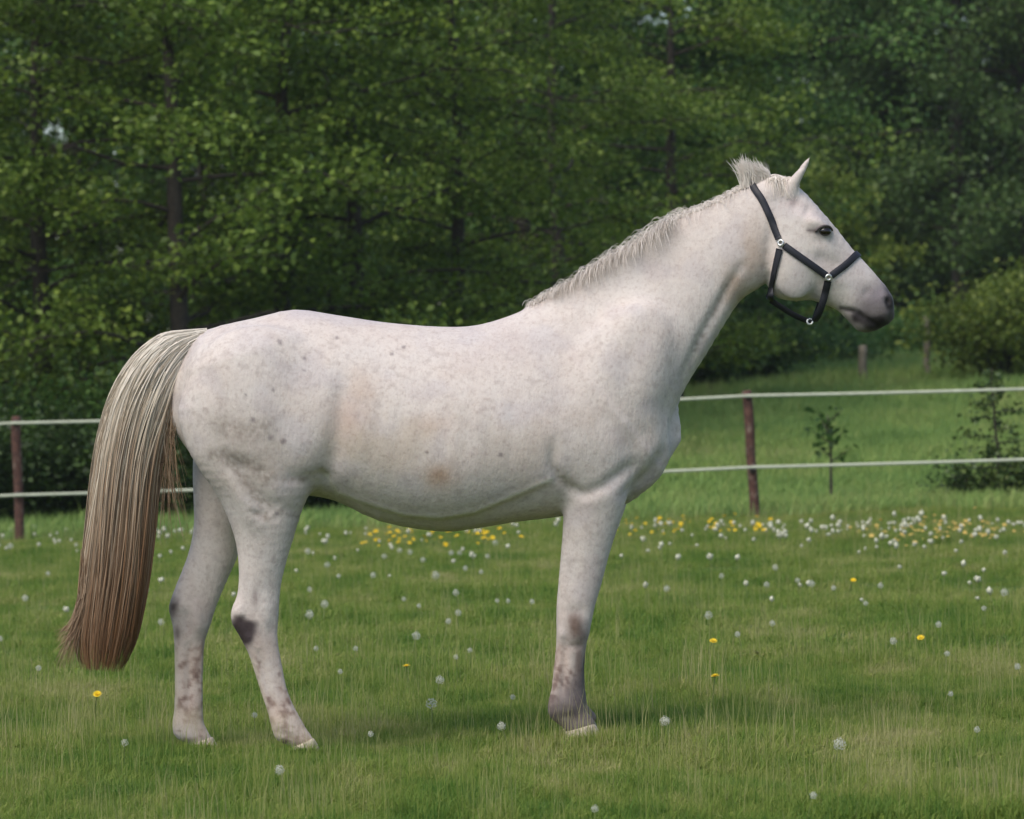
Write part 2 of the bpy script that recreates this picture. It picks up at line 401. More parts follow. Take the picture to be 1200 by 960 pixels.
# neck: bottom, top
chain([((765, 530), (634, 368), 0, 0.17, 0.35), ((776, 508), (652, 347), 0, 0.18, 0.45), ((790, 480), (672, 331), 0, 0.165, 0.45), ((806, 449), (712, 305), 0, 0.132, 0.42), ((826, 417), (750, 283), 0, 0.112, 0.38),
       ((846, 384), (790, 258), 0, 0.097, 0.34), ((868, 352), (832, 240), 0, 0.088, 0.25), ((893, 335), (866, 222), 0, 0.082, 0.15), ((905, 318), (890, 212), 0, 0.074, 0.1)], k=0.05, cap0=0.03, cap1=0.03)
# head: bottom, top
chain([((896, 312), (908, 207), 0, 0.072, 0.05), ((903, 339), (926, 212), 0, 0.088, -0.02), ((914, 350), (944, 227), 0, 0.098, -0.1), ((932, 353), (962, 247), 0, 0.100, -0.16), ((950, 352), (980, 268), 0, 0.086, -0.05),
       ((966, 357), (999, 292), 0, 0.068, 0.08), ((980, 363), (1015, 309), 0, 0.058, 0.08), ((993, 375), (1028, 324), 0, 0.055, 0.0), ((1006, 388), (1039, 337), 0, 0.056, -0.05), ((1022, 388), (1045, 348), 0, 0.050, -0.08), ((1034, 380), (1046, 359), 0, 0.036, 0)], k=0.025, cap0=0.02, cap1=0.010)
# hind legs (rear, front)
def hind(y, far):
    if not far:
        st = [((226, 440), (345, 405), -0.135, 0.105, 0), ((209, 480), (368, 470), -0.145, 0.120, 0), ((219, 523), (384, 515), -0.15, 0.125, 0), ((234, 550), (380, 543), -0.15, 0.124, 0), ((253, 578), (368, 567), -0.15, 0.114, 0), ((268, 609), (354, 598), -0.148, 0.094, 0),
          ((277, 639), (344, 630), -0.146, 0.073, 0), ((280, 670), (335, 660), -0.145, 0.058, 0), ((278, 697), (329, 687), -0.145, 0.047, 0), ((271, 716), (327, 712), -0.145, 0.045, 0), ((272, 730), (326, 728), -0.145, 0.044, 0),
          ((281, 746), (325, 743), -0.145, 0.041, 0), ((291, 766), (327, 761), -0.145, 0.034, 0), ((299, 790), (331, 782), -0.145, 0.029, 0), ((307, 815), (336, 806), -0.145, 0.0275, 0),
          ((314, 836), (344, 827), -0.145, 0.029, 0), ((318, 852), (352, 842), -0.145, 0.034, 0), ((323, 865), (359, 854), -0.145, 0.034, 0), ((337, 873), (364, 861), -0.145, 0.030, 0), ((348, 880), (368, 868), -0.145, 0.032, 0)]
    else:
        st = [((222, 470), (345, 440), 0.135, 0.105, 0), ((226, 520), (362, 500), 0.14, 0.12, 0), ((226, 560), (345, 548), 0.145, 0.105, 0), ((227, 590), (310, 585), 0.145, 0.085, 0), ((227, 618), (285, 622), 0.145, 0.068, 0),
          ((221, 648), (278, 653), 0.145, 0.056, 0), ((210, 677), (266, 680), 0.145, 0.048, 0), ((201, 700), (256, 704), 0.145, 0.045, 0), ((198, 714), (251, 718), 0.145, 0.044, 0), ((202, 732), (246, 734), 0.145, 0.042, 0), ((204, 752), (240, 752), 0.145, 0.034, 0),
          ((204.5, 778), (238, 778), 0.145, 0.029, 0), ((204.5, 806), (237.5, 806), 0.145, 0.0275, 0), ((204, 832), (238, 832), 0.145, 0.03, 0), ((202, 848), (239, 847), 0.145, 0.034, 0), ((204, 861), (242, 855), 0.145, 0.033, 0), ((216, 869), (246, 862), 0.145, 0.030, 0), ((227, 876), (249, 868), 0.145, 0.031, 0)]
    chain(st, k=0.045, cap0=0.05, cap1=0.02)
hind(0, False); hind(0, True)
# fore legs
FORE = [((646, 505), (742, 520), 0.130, 0.075, 0), ((648, 545), (742, 555), 0.138, 0.085, 0), ((656, 575), (735, 582), 0.138, 0.080, 0), ((660, 600), (728, 604), 0.136, 0.068, 0), ((659, 627), (719, 629), 0.135, 0.058, 0), ((657, 652), (712, 652), 0.134, 0.050, 0),
        ((654, 687), (703, 687), 0.132, 0.043, 0), ((652, 712), (696, 712), 0.131, 0.041, 0), ((652, 730), (692, 730), 0.131, 0.043, 0), ((652, 747), (689, 746), 0.131, 0.041, 0), ((651, 764), (685, 763), 0.131, 0.034, 0),
        ((648.5, 786), (683, 786), 0.131, 0.029, 0), ((646, 808), (683.5, 808), 0.131, 0.029, 0), ((642, 826), (685, 825), 0.131, 0.035, 0), ((644, 839), (687, 835), 0.131, 0.034, 0), ((656, 849), (693, 841), 0.131, 0.030, 0), ((663, 856), (698, 848), 0.131, 0.034, 0)]
chain([(a, b_, -y, w, t) for a, b_, y, w, t in FORE], k=0.03, cap0=0.05, cap1=0.02)
def shf(p_, k_): return (p_[0]+2.0, p_[1] - 7*max(0, min(1, (p_[1]-560)/250)))
chain([(shf(a, 0), shf(b_, 0), y, w, t) for a, b_, y, w, t in FORE], k=0.03, cap0=0.05, cap1=0.02)
# muscles
blob(303, 462, -0.155, 74, 80, 0.105, 20, 0.06)                 # croup / thigh
blob(352, 512, -0.170, 35, 48, 0.092, 15, 0.04)                # stifle
blob(716, 455, -0.135, 50, 105, 0.085, -28, 0.07)                 # shoulder blade
blob(685, 525, -0.145, 52, 50, 0.092, 25, 0.035)               # triceps
blob(745, 505, -0.105, 32, 50, 0.08, 8, 0.04)                 # point of shoulder
blob(760, 541, -0.06, 20, 36, 0.06, -28, 0.03)                  # breast
blob(928, 315, -0.062, 24, 36, 0.035, 10, 0.03)                 # cheek
blob(956, 263, -0.074, 20, 7, 0.022, -32, 0.025)
blob(905, 226, 0, 16, 16, 0.055, 0, 0.04, mirror=False)       # poll                 # brow
blob(1038, 352, -0.034, 8, 10, 0.022, 30, 0.015)               # nostril rim
# ears, pricked forward: narrow upright shells hollowed at the front
chain([((914, 228), (936, 228), -0.045, 0.024, 0), ((921.5, 214), (936, 219), -0.048, 0.022, 0), ((930, 205), (939.5, 210), -0.051, 0.017, 0), ((938.5, 195.5), (944.5, 199.5), -0.054, 0.010, 0), ((947, 184.5), (950, 186), -0.056, 0.005, 0)], k=0.012, cap0=0.02, cap1=0.010, sub=4, mirror=True)

def surface_nets(Fd, org, h):
    ins = Fd < 0
    nx, ny, nz = Fd.shape
    cnt = np.zeros((nx-1, ny-1, nz-1), np.uint8)
    for a in (0, 1):
        for b_ in (0, 1):
            for c in (0, 1): cnt += ins[a:nx-1+a, b_:ny-1+b_, c:nz-1+c]
    ci = np.argwhere((cnt > 0) & (cnt < 8)); i, j, k = ci.T
    acc = np.zeros((len(ci), 3)); num = np.zeros(len(ci))
    cor = [(a, b_, c) for a in (0, 1) for b_ in (0, 1) for c in (0, 1)]
    for a in cor:
        for ax in range(3):
            if a[ax]: continue
            b_ = list(a); b_[ax] = 1
            fa = Fd[i+a[0], j+a[1], k+a[2]]; fb = Fd[i+b_[0], j+b_[1], k+b_[2]]
            cr = (fa < 0) != (fb < 0)
            t = np.where(cr, fa/np.where(cr, fa-fb, 1), 0)
            p_ = np.tile(np.array(a, float), (len(ci), 1)); p_[:, ax] += t
            acc += p_*cr[:, None]; num += cr
    V = org + h*(ci + acc/num[:, None])
    idm = np.full((nx-1, ny-1, nz-1), -1, np.int32); idm[i, j, k] = np.arange(len(ci))
    Q = []
    for ax in range(3):
        o1, o2 = [(1, 2), (2, 0), (0, 1)][ax]
        sa = [slice(None)]*3; sb = [slice(None)]*3; sa[ax] = slice(0, -1); sb[ax] = slice(1, None)
        e = np.argwhere(ins[tuple(sa)] != ins[tuple(sb)])
        e = e[(e[:, o1] > 0) & (e[:, o2] > 0) & (e[:, o1] < Fd.shape[o1]-1) & (e[:, o2] < Fd.shape[o2]-1)]
        def cid(d1, d2):
            c = e.copy(); c[:, o1] -= d1; c[:, o2] -= d2
            return idm[c[:, 0], c[:, 1], c[:, 2]]
        qd = np.stack([cid(1, 1), cid(0, 1), cid(0, 0), cid(1, 0)], -1)
        fl = ~ins[e[:, 0], e[:, 1], e[:, 2]]
        qd[fl] = qd[fl][:, ::-1]; Q.append(qd)
    return V, np.concatenate(Q)
V, Q = surface_nets(FLD, np.array([gx0, gy0, gz0]), GH)
del FLD
E = np.concatenate([Q[:, [0, 1]], Q[:, [1, 2]], Q[:, [2, 3]], Q[:, [3, 0]]]); deg = np.bincount(E.ravel(), minlength=len(V))
def lap(V):
    s = np.stack([np.bincount(E[:, 0], V[E[:, 1], c], len(V)) + np.bincount(E[:, 1], V[E[:, 0], c], len(V)) for c in range(3)], -1)
    return s/deg[:, None] - V
def normals(V):
    n = np.cross(V[Q[:, 2]]-V[Q[:, 0]], V[Q[:, 3]]-V[Q[:, 1]]); o = np.zeros_like(V)
    for c in range(4):
        for d in range(3): o[:, d] += np.bincount(Q[:, c], n[:, d], len(V))
    return o/(np.linalg.norm(o, axis=1)[:, None]+1e-12)
for _ in range(16): V = V + 0.55*lap(V); V = V - 0.565*lap(V)
# --- sculpting in side view
def segdist(u, v, pts):
    d = np.full(len(u), 1e9); tt = np.zeros(len(u)); n = len(pts)-1
    for s in range(n):
        a = np.array(pts[s], float); b_ = np.array(pts[s+1], float); L = b_-a
        t = np.clip(((u-a[0])*L[0]+(v-a[1])*L[1])/(L@L), 0, 1)
        dd = np.hypot(u-a[0]-L[0]*t, v-a[1]-L[1]*t); m_ = dd < d
        d = np.where(m_, dd, d); tt = np.where(m_, (s+t)/n, tt)
    return d, tt
def sculpt(V, items):
    nr = normals(V); Vm = V.copy(); Vm[:, 1] = -np.abs(Vm[:, 1])        # both flanks alike
    u, v = proj(Vm); side = np.clip(np.abs(nr[:, 1])*1.5, 0, 1)
    disp = np.zeros(len(V))
    for pts, wd, dep in items:
        d, t = segdist(u, v, pts)
        fade = 1 - np.abs(2*t-1)**4*0.6
        disp += 1.0*dep*np.exp(-(d/(1.2*wd))**2)*fade*side
    return V + nr*disp[:, None]
BELLY = [(383, 556), (394, 577), (433, 591), (475, 604), (517, 607), (558, 600), (600, 582), (646, 562)]
V = sculpt(V, [
    (BELLY, 3.6, 0.007), ([(x_, y_+9) for x_, y_ in BELLY], 8, -0.012),
    ([(386, 552), (393, 525), (398, 490), (402, 450)], 11, -0.018), ([(376, 562), (384, 556)], 7, -0.012),                     # flank fold
    ([(374, 558), (352, 562), (334, 558)], 7, -0.007),                                    # under stifle
    ([(266, 535), (287, 562), (302, 582), (322, 603)], 9, -0.016), ([(295, 600), (311, 607)], 4, -0.006),
    ([(262, 552), (284, 588), (298, 615)], 8, 0.008), ([(278, 540), (300, 548), (312, 562)], 9, -0.008),
    ([(240, 430), (262, 480), (272, 520)], 12, -0.006), ([(345, 420), (338, 470), (345, 520)], 18, -0.006),
    ([(322, 588), (350, 605)], 6, -0.005),
    ([(648, 520), (648, 545), (655, 560), (668, 572), (685, 580)], 5.5, -0.012),                   # elbow
    ([(685, 580), (708, 570), (730, 553), (742, 545)], 6, -0.012),                                 # forearm top
    ([(733, 582), (748, 568), (764, 553), (778, 530)], 6, -0.016),                                     # breast groove
    ([(738, 520), (752, 512), (766, 505)], 12, -0.006), ([(655, 470), (690, 400), (712, 360)], 20, -0.006),
    ([(735, 495), (728, 455), (742, 410), (775, 360)], 16, -0.007),
    ([(798, 450), (822, 395), (845, 352), (868, 312)], 5, -0.010), ([(806, 455), (832, 402), (856, 358)], 7, 0.006),   # jugular groove
    ([(905, 252), (902, 285), (902, 330)], 6, -0.008),                                     # behind the jaw
    ([(940, 308), (972, 326), (990, 332)], 6, 0.004), ([(955, 300), (985, 312)], 7, -0.006),             # facial crest
    ([(945, 262), (958, 259), (972, 268)], 4, 0.004), ([(950, 283), (968, 284)], 5, -0.003),
    ([(942, 246), (950, 250)], 7, -0.008), ([(928, 238), (936, 242)], 6, -0.006),
    ([(988, 362), (1003, 366), (1018, 376), (1030, 383)], 2.6, -0.007), ([(1005, 378), (1015, 384)], 5, 0.003),
    ([(1012, 340), (1020, 345)], 7, -0.006), ([(1040, 348), (1042, 358)], 4.2, -0.016),
    ([(288, 700), (294, 722), (300, 745)], 6, -0.004), ([(284, 720), (292, 745)], 5, -0.006), ([(312, 705), (314, 735)], 7, 0.004), 
    ([(303, 765), (315, 812), (324, 838)], 3.2, -0.008), ([(213, 720), (216, 745)], 4, -0.007), ([(216, 760), (216, 835)], 3.2, -0.008), ([(226, 712), (228, 745)], 5, 0.005), ([(232, 765), (231, 830)], 4, 0.003),
    ([(318, 725), (318, 745)], 5, -0.004), ([(276, 712), (282, 722)], 5, 0.005), ([(205, 708), (208, 720)], 5, 0.005),
    ([(662, 750), (661, 790), (658, 815)], 3.4, -0.009), ([(674, 728), (678, 750)], 6, 0.007), ([(657, 738), (658, 750)], 4, 0.005), ([(666, 758), (682, 757)], 4, -0.005), ([(664, 718), (688, 714)], 6, -0.004), ([(664, 828), (676, 826)], 8, 0.005), ([(668, 620), (672, 690)], 9, -0.005),
    ([(325, 857), (345, 866)], 4, -0.004), ([(652, 842), (680, 838)], 4, -0.004),
] + [([(420+i_*26, 470), (410+i_*27, 540)], 6, -0.0018) for i_ in range(8)])
for _ in range(2): V = V + 0.5*lap(V); V = V - 0.52*lap(V)
# --- coat colour, plus a ridge highlight and dark hollows painted in
nr = normals(V); Vm = V.copy(); Vm[:, 1] = -np.abs(Vm[:, 1]); u, v = proj(Vm)
un, vn = proj(V)
col = np.tile(np.array([0.61, 0.545, 0.50]), (len(V), 1))
nz3 = np.array([mnoise.noise(Vector(p_)*70 + Vector((1, 7, 3))) for p_ in V])
nz1 = np.array([mnoise.noise(Vector(p_)*9) for p_ in V]); nz2 = np.array([mnoise.noise(Vector(p_)*32 + Vector((9, 3, 1))) for p_ in V])
def paint(mask, c, amt=1.0):
    global col
    m_ = np.clip(mask*amt, 0, 1)[:, None]; col = col*(1-m_) + np.array(c)*m_
def spot(pu, pv, ru, rv, soft=0.0, ragged=0.35, side=None):
    d = np.hypot((u-pu)/ru, (v-pv)/rv) + ragged*nz1 + ragged*0.7*nz2
    m_ = np.exp(-d*d) if soft else 1 - sm(0.75, 1.15, d)
    if side == 'near': m_ = m_*(V[:, 1] < 0)
    if side == 'far': m_ = m_*(V[:, 1] > 0)
    return m_
paint(np.clip(2.2*(nz2+0.7*nz3-0.15), 0, 1)*sm(330, 420, v), (0.40, 0.34, 0.31), 0.45)
paint(np.clip(3*(nz1-0.10), 0, 1), (0.49, 0.44, 0.44), 0.45)
paint(spot(515, 557, 17, 13, 1, .3, 'near'), (0.40, 0.26, 0.17), 0.85)
paint(spot(408, 492, 26, 30, 1, .5), (0.47, 0.34, 0.27), 0.7); paint(spot(420, 455, 16, 22, 1, .5), (0.48, 0.37, 0.30), 0.5); paint(spot(500, 500, 22, 12, 1, .5), (0.46, 0.34, 0.27), 0.55)
paint(spot(450, 525, 60, 35, 1, .8), (0.47, 0.40, 0.32), 0.6); paint(spot(295, 540, 50, 40, 1, .9), (0.38, 0.33, 0.28), 0.65)
paint(spot(610, 530, 60, 40, 1, .9), (0.45, 0.39, 0.33), 0.55); paint(spot(655, 480, 26, 30, 1, .9), (0.46, 0.40, 0.36), 0.4); paint(spot(880, 300, 14, 40, 1, .5), (0.46, 0.35, 0.28), 0.7)
paint(spot(862, 335, 14, 26, 1, .5), (0.40, 0.30, 0.22), 0.75)
paint(spot(600, 400, 70, 22, 1, .8), (0.48, 0.42, 0.41), 0.5); paint(spot(353, 369, 22, 8, 1, .5), (0.5, 0.45, 0.46), 0.5)
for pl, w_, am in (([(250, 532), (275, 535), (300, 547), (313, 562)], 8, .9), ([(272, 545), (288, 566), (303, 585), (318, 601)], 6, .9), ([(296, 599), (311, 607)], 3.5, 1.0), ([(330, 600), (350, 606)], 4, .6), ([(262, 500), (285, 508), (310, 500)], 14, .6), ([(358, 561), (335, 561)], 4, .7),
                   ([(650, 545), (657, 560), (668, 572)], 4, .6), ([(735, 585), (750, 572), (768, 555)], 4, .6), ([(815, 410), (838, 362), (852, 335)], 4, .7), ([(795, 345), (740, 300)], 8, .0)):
    paint(np.exp(-((segdist(u, v, pl)[0]+5*nz2)/w_)**2)*np.clip(.8+1.2*nz2+nz3, 0, 1), (0.25, 0.21, 0.175), am)  # dirt in the thigh furrows; the other creases painted darker
# belly ridge, its lit highlight painted on as a pale line; lower legs pinkish; muzzle grey
dB, _t = segdist(u, v, BELLY); paint(np.exp(-(dB/3.0)**2), (0.70, 0.65, 0.56), 0.8)
low = sm(735, 775, v)
paint(low*np.clip(0.62+0.7*nz1+0.3*nz2, 0, 0.9), (0.45, 0.315, 0.25), 0.85)
paint(sm(640, 730, v)*np.clip(0.4+1.2*nz1, 0, 1), (0.46, 0.38, 0.34), 0.5)
paint(sm(745, 790, v)*np.clip(0.15+1.5*nz1+1.6*nz2+1.2*nz3, 0, 1), (0.17, 0.105, 0.085), 0.8)
paint(low*((np.exp(-(segdist(u, v, [(293, 775), (312, 840), (320, 862)])[0]/4.0)**2))*(V[:, 1] < 0) + np.exp(-(segdist(un, vn, [(204, 760), (204, 850)])[0]/4.0)**2)*(V[:, 1] > 0)), (0.58, 0.50, 0.38), 0.9)  # paler strip down the rear edge of each hind cannon
paint(sm(826, 846, v)*np.clip(0.55+nz1, 0, 1), (0.50, 0.42, 0.32), 0.75)
# hocks and knees
hk = (1-sm(0.7, 1.15, np.hypot((u-285)/21, (v-741)/19)+0.35*nz1+.2*nz2))*(V[:, 1] < 0)
paint(hk, (0.055, 0.04, 0.042), 1.0); paint(spot(299, 700, 4, 12, 1, .3, 'near'), (0.22, 0.17, 0.16), 0.7)
hf = np.exp(-(np.hypot((un-203)/8, (vn-712)/13)+.3*nz2)**2)*(V[:, 1] > 0)
paint(hf, (0.09, 0.07, 0.065), 1.0); paint(np.exp(-(np.hypot((un-208)/4, (vn-741)/9))**2)*(V[:, 1] > 0), (0.07, 0.05, 0.045), 0.8)
paint(np.exp(-(np.hypot((un-222)/14, (vn-733)/16)+.6*nz2)**2)*(V[:, 1] > 0), (0.3, 0.25, 0.23), 0.5)
paint(spot(673, 735, 10, 18, 1, .5), (0.13, 0.085, 0.065), 0.95); paint(spot(685, 745, 6, 12, 1, .4), (0.16, 0.12, 0.10), 0.7)
paint(spot(679, 780, 5, 26, 1, .4, 'near'), (0.16, 0.10, 0.08), 0.8)  # darker strip down the front edge of the near fore cannon
for (a_, b_, w_) in (((212, 870), (246, 866), 5), ((330, 869), (352, 872), 4), ((646, 838), (690, 838), 4)):
    paint(np.exp(-((segdist(un, vn, [a_, b_])[0])/w_)**2)*np.clip(.7+nz2, 0, 1), (0.14, 0.10, 0.08), 0.75)
# flea spots on the croup
for pu, pv, r_ in ((357, 420, 3.2), (320, 457, 3.4), (288, 463, 2.6), (328, 401, 4.5), (357, 434, 2.6), (297, 492, 4), (317, 513, 5), (332, 518, 4.5), (395, 395, 3), (473, 407, 3), (325, 602, 3), (500, 530, 2.5), (586, 533, 3), (460, 415, 2.5)):
    paint(np.exp(-((np.hypot(un-pu, vn-pv)+2*nz3)/(0.8*r_))**4)*(V[:, 1] < 0), (0.13, 0.105, 0.115), 0.6)
# muzzle, eye surround, ear base, jaw
muz = sm(0.0, 1.0, ((u-988)*0.79+(v-352)*0.61)/34 + 0.3*nz1)
paint(muz, (0.105, 0.090, 0.092), 0.9)
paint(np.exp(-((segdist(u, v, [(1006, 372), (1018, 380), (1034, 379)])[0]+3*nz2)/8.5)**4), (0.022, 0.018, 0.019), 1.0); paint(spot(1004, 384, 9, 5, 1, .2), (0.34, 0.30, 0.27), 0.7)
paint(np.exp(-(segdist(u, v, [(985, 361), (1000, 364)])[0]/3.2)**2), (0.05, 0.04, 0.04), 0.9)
paint(spot(1030, 344, 14, 12, 1, .3), (0.22, 0.19, 0.21), 0.6)
paint(1-sm(0.6, 1.2, np.hypot((u-1042.5)/6.5, (v-354)/10)), (0.004, 0.0035, 0.0035), 1.0)  # nostril: darkness of the hollow painted into the colour
paint(np.exp(-(np.hypot((u-965)/11, (v-271)/6.5))**2), (0.05, 0.038, 0.04), 0.9)
paint(np.exp(-(segdist(u, v, [(947, 270), (958, 271)])[0]/2.5)**2), (0.08, 0.06, 0.06), 0.8)
paint(spot(930, 237, 8, 6, 1, .3), (0.30, 0.22, 0.21), 0.75); paint(spot(936, 242, 26, 10, 1, .6), (0.55, 0.47, 0.45), 0.5)
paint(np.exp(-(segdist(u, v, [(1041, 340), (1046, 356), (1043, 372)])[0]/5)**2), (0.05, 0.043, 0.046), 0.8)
paint(spot(955, 345, 8, 8, 1, .3), (0.34, 0.30, 0.31), 0.7); paint(spot(966, 309, 14, 8, 1, .6), (0.5, 0.42, 0.4), 0.4)
me = mesh_np('body', V, Q, True)
ca = me.color_attributes.new('coat', 'FLOAT_COLOR', 'POINT')
ca.data.foreach_set('color', np.concatenate([col, np.ones((len(col), 1))], 1).astype(np.float32).ravel())
horse = empty('horse', (0, 0, 0), 'white horse with flea-bitten grey coat standing side-on in the meadow, facing right', 'horse')
obj('body', me, M['coat'], horse)
bvh = BVHTree.FromPolygons([tuple(p_) for p_ in V], [tuple(int(i_) for i_ in q_) for q_ in Q])
def on_side(u_, v_, off=0.0, y_guess=-0.09):
    p_ = P(u_, v_, y_guess); d = (p_-CAM).normalized()
    h = bvh.ray_cast(CAM, d)
    if h[0] is None:
        h2 = bvh.find_nearest(p_); return h2[0] + h2[1]*off, h2[1]
    return h[0] + h[1]*off, h[1]

# eyes
def uv_ball(c, r, n=14, k=20, sc_=(1, 1, 1)):
    mb = MB(); th = np.linspace(0, np.pi, n); pts = []
    for t_ in th:
        for a_ in np.arange(k)/k*2*np.pi: pts.append((c[0]+r*sc_[0]*math.sin(t_)*math.cos(a_), c[1]+r*sc_[1]*math.sin(t_)*math.sin(a_), c[2]+r*sc_[2]*math.cos(t_)))
    i, j = np.meshgrid(np.arange(n-1), np.arange(k), indexing='ij')
    mb.add(pts, np.stack([i*k+j, (i+1)*k+j, (i+1)*k+(j+1) % k, i*k+(j+1) % k], -1).reshape(-1, 4)); return mb
h, n_ = on_side(967, 272)
for s in (1, -1):
    c = h - n_*0.0085
    e = uv_ball((0, 0, 0), 0.0195, sc_=(1.28, 1.0, 0.90)).mesh('eye'); o = obj('eye', e, M['eye'], horse)
    o.location = (c.x, c.y*s, c.z); o.rotation_euler = (0, math.radians(10), 0)
    lid = MB(); pts = []
    for (uu_, vv_) in ((955, 272), (959, 267.5), (965, 265), (971, 266), (975, 271)):
        a_, b_ = on_side(uu_, vv_); a_ = a_ + b_*0.003; pts.append((a_.x, a_.y*s, a_.z))
    lid.tube(catmull(pts, 3), 0.0042*np.array([0.4]+[1]*11+[0.4]), 8)
    obj('eyelid', lid.mesh('eyelid'), plain('eyelid', (0.09, 0.07, 0.07), 0.6, 0.3), horse)
# hooves
def hoof(yc, cr, ct, br, bt, w):
    mb = MB(); k = 18; th = np.arange(k)/k*2*np.pi; rings = []
    for t_ in (0, 0.12, 0.5, 0.9, 1.0):
        r_ = [a_*(1-t_)+b_*t_ for a_, b_ in zip(cr, br)]; f_ = [a_*(1-t_)+b_*t_ for a_, b_ in zip(ct, bt)]
        A, B = P(*r_, yc), P(*f_, yc); cen = (A+B)/2; ax = (B-A)/2; ww = w*(0.78+0.32*t_**0.6)*(0.97 if t_ in (0, 1.0) else 1); ax = ax*(0.86+0.14*min(1, t_*4))
        rings.append([tuple(cen + ax*math.cos(a_) + Vector((0, ww*math.sin(a_), 0))) for a_ in th])
    V_ = [p_ for r_ in rings for p_ in r_] + [tuple(np.mean(rings[0], 0)), tuple(np.mean(rings[-1], 0))]
    i, j = np.meshgrid(np.arange(4), np.arange(k), indexing='ij')
    q_ = np.stack([i*k+j, i*k+(j+1) % k, (i+1)*k+(j+1) % k, (i+1)*k+j], -1).reshape(-1, 4)
    t_ = [(5*k, (j_+1) % k, j_) for j_ in range(k)] + [(5*k+1, 4*k+j_, 4*k+(j_+1) % k) for j_ in range(k)]
    mb.add(V_, q_, t_); obj('hoof', mb.mesh('hoof'), M['hoof'], horse)
hoof(-0.145, (340, 877), (369, 864), (344, 893), (381, 890), 0.047)
hoof(0.145, (220, 873), (251, 863), (222, 886), (259, 884), 0.047)
hoof(-0.131, (660, 858), (699, 847), (660, 875), (709, 872), 0.055)
hoof(0.131, (657, 851), (696, 840), (657, 867), (706, 864), 0.055)

# hair
class Hair:
    def __init__(s): s.mb = MB()
    def strand(s, pts, w, tone, up=None):
        """flat tapering ribbon with a slight fold"""
        pts = np.asarray(pts); n = len(pts)
        tan = np.gradient(pts, axis=0); tan /= np.linalg.norm(tan, axis=1)[:, None]+1e-9
        a_ = random.uniform(0, math.pi); ref = np.array([math.cos(a_), math.sin(a_), 0.3*math.sin(3*a_)])
        e = np.cross(tan, ref); e /= np.linalg.norm(e, axis=1)[:, None]+1e-9
        f = np.cross(tan, e)
        ww = (w*np.minimum(1, np.linspace(2.2, 0.25, n)))[:, None]
        Vs = np.stack([pts-e*ww, pts+f*ww*0.5, pts+e*ww], 1).reshape(-1, 3)
        i = np.arange(n-1); q_ = np.concatenate([np.stack([i*3+c, i*3+c+1, i*3+c+4, i*3+c+3], -1) for c in (0, 1)])
        s.mb.add(Vs, q_, a=np.repeat(tone, 3))
TL = catmull([(243, 385), (212, 388), (190, 392), (168, 407), (150, 427), (133, 456), (121, 490), (112, 530), (106, 575), (101, 625), (96, 675), (91, 720), (89, 755), (97, 787)], 4)
TR = catmull([(243, 395), (234, 408), (224, 424), (216, 440), (209, 460), (203, 482), (196, 508), (189, 540), (184, 580), (180, 625), (174, 675), (166, 720), (157, 755), (140, 790)], 4)
def tail_at(s, t, lat):
    k_ = t*(len(TL)-1); i = min(int(k_), len(TL)-2); f = k_-i
    L = TL[i]*(1-f)+TL[i+1]*f; R = TR[i]*(1-f)+TR[i+1]*f
    p_ = L*(1-s)+R*s
    th = 0.03 + 0.05*math.sin(min(1, t*1.5)*math.pi*0.5)*(1-0.35*max(0, t-0.6))
    y = th*lat*math.sqrt(max(0.02, 1-(2*s-1)**2))
    return P(p_[0], p_[1], y)
hr = Hair()
for n_s in range(4600):
    s0 = random.random(); r_ = random.random(); lat = random.uniform(-1, 1) if random.random() < 0.35 else -abs(random.gauss(0.85, 0.18))
    t0 = random.uniform(0, 0.42)*(0.25+0.75*random.random()); t1 = 0.995 - abs(random.gauss(0, 0.12)) if random.random() < 0.75 else random.uniform(0.5, 0.95)
    ds = random.gauss(0, 0.17); ph = random.uniform(0, 6.28); am = random.uniform(0.004, 0.035)
    off = random.gauss(0, 0.075)
    clump = 0.055*math.sin(s0*23+1.0) + 0.05*math.sin(s0*57+lat*3) + 0.04*math.sin(s0*131+lat*5)
    pts = []; tone = []
    for t_ in np.linspace(t0, t1, 15):
        q_ = (t_-t0)/(t1-t0)
        s_ = s0 + ds*q_ + am*math.sin(ph+q_*7) - 0.05*math.sin(q_*3.1)*(s0-0.5)
        s_ = min(max(s_, -0.03), 1.03)
        tt = min(t_, 1.0); p_ = tail_at(s_, tt, lat)
        if t_ > 1: p_ = p_ + Vector((0, 0, -(t_-1)*1.3))
        pts.append(p_)
        tone.append(min(1, max(0, (t_-0.19)*1.06 + clump*min(1, t_*1.3) + off + 0.22*(s_-0.45)*min(1, t_*2))))
    hr.strand(pts, random.uniform(0.0011, 0.0023), np.array(tone))
for n_s in range(330):           # loose wisps: toward the thigh, and the kink at the lower left
    if n_s < 110:
        a = (random.uniform(196, 222), random.uniform(425, 470)); b_ = (random.uniform(184, 205), random.uniform(480, 530)); c = (random.uniform(180, 222), random.uniform(540, 640))
    else:
        a = (random.uniform(95, 125), random.uniform(640, 690)); b_ = (random.uniform(88, 104), random.uniform(705, 735)); c = (random.uniform(62, 92), random.uniform(738, 785))
    y = random.uniform(-0.05, 0.03); cv = catmull([a, ((a[0]+b_[0])/2, (a[1]+b_[1])/2), b_, c], 4)
    tn = np.linspace(0.35, 0.6, len(cv)) if n_s < 110 else np.linspace(0.5, 0.62, len(cv))
    hr.strand([P(p_[0], p_[1], y) for p_ in cv], 0.0013, tn + random.gauss(0, 0.08))
core = MB(); k = 14; rings = []; tn = []
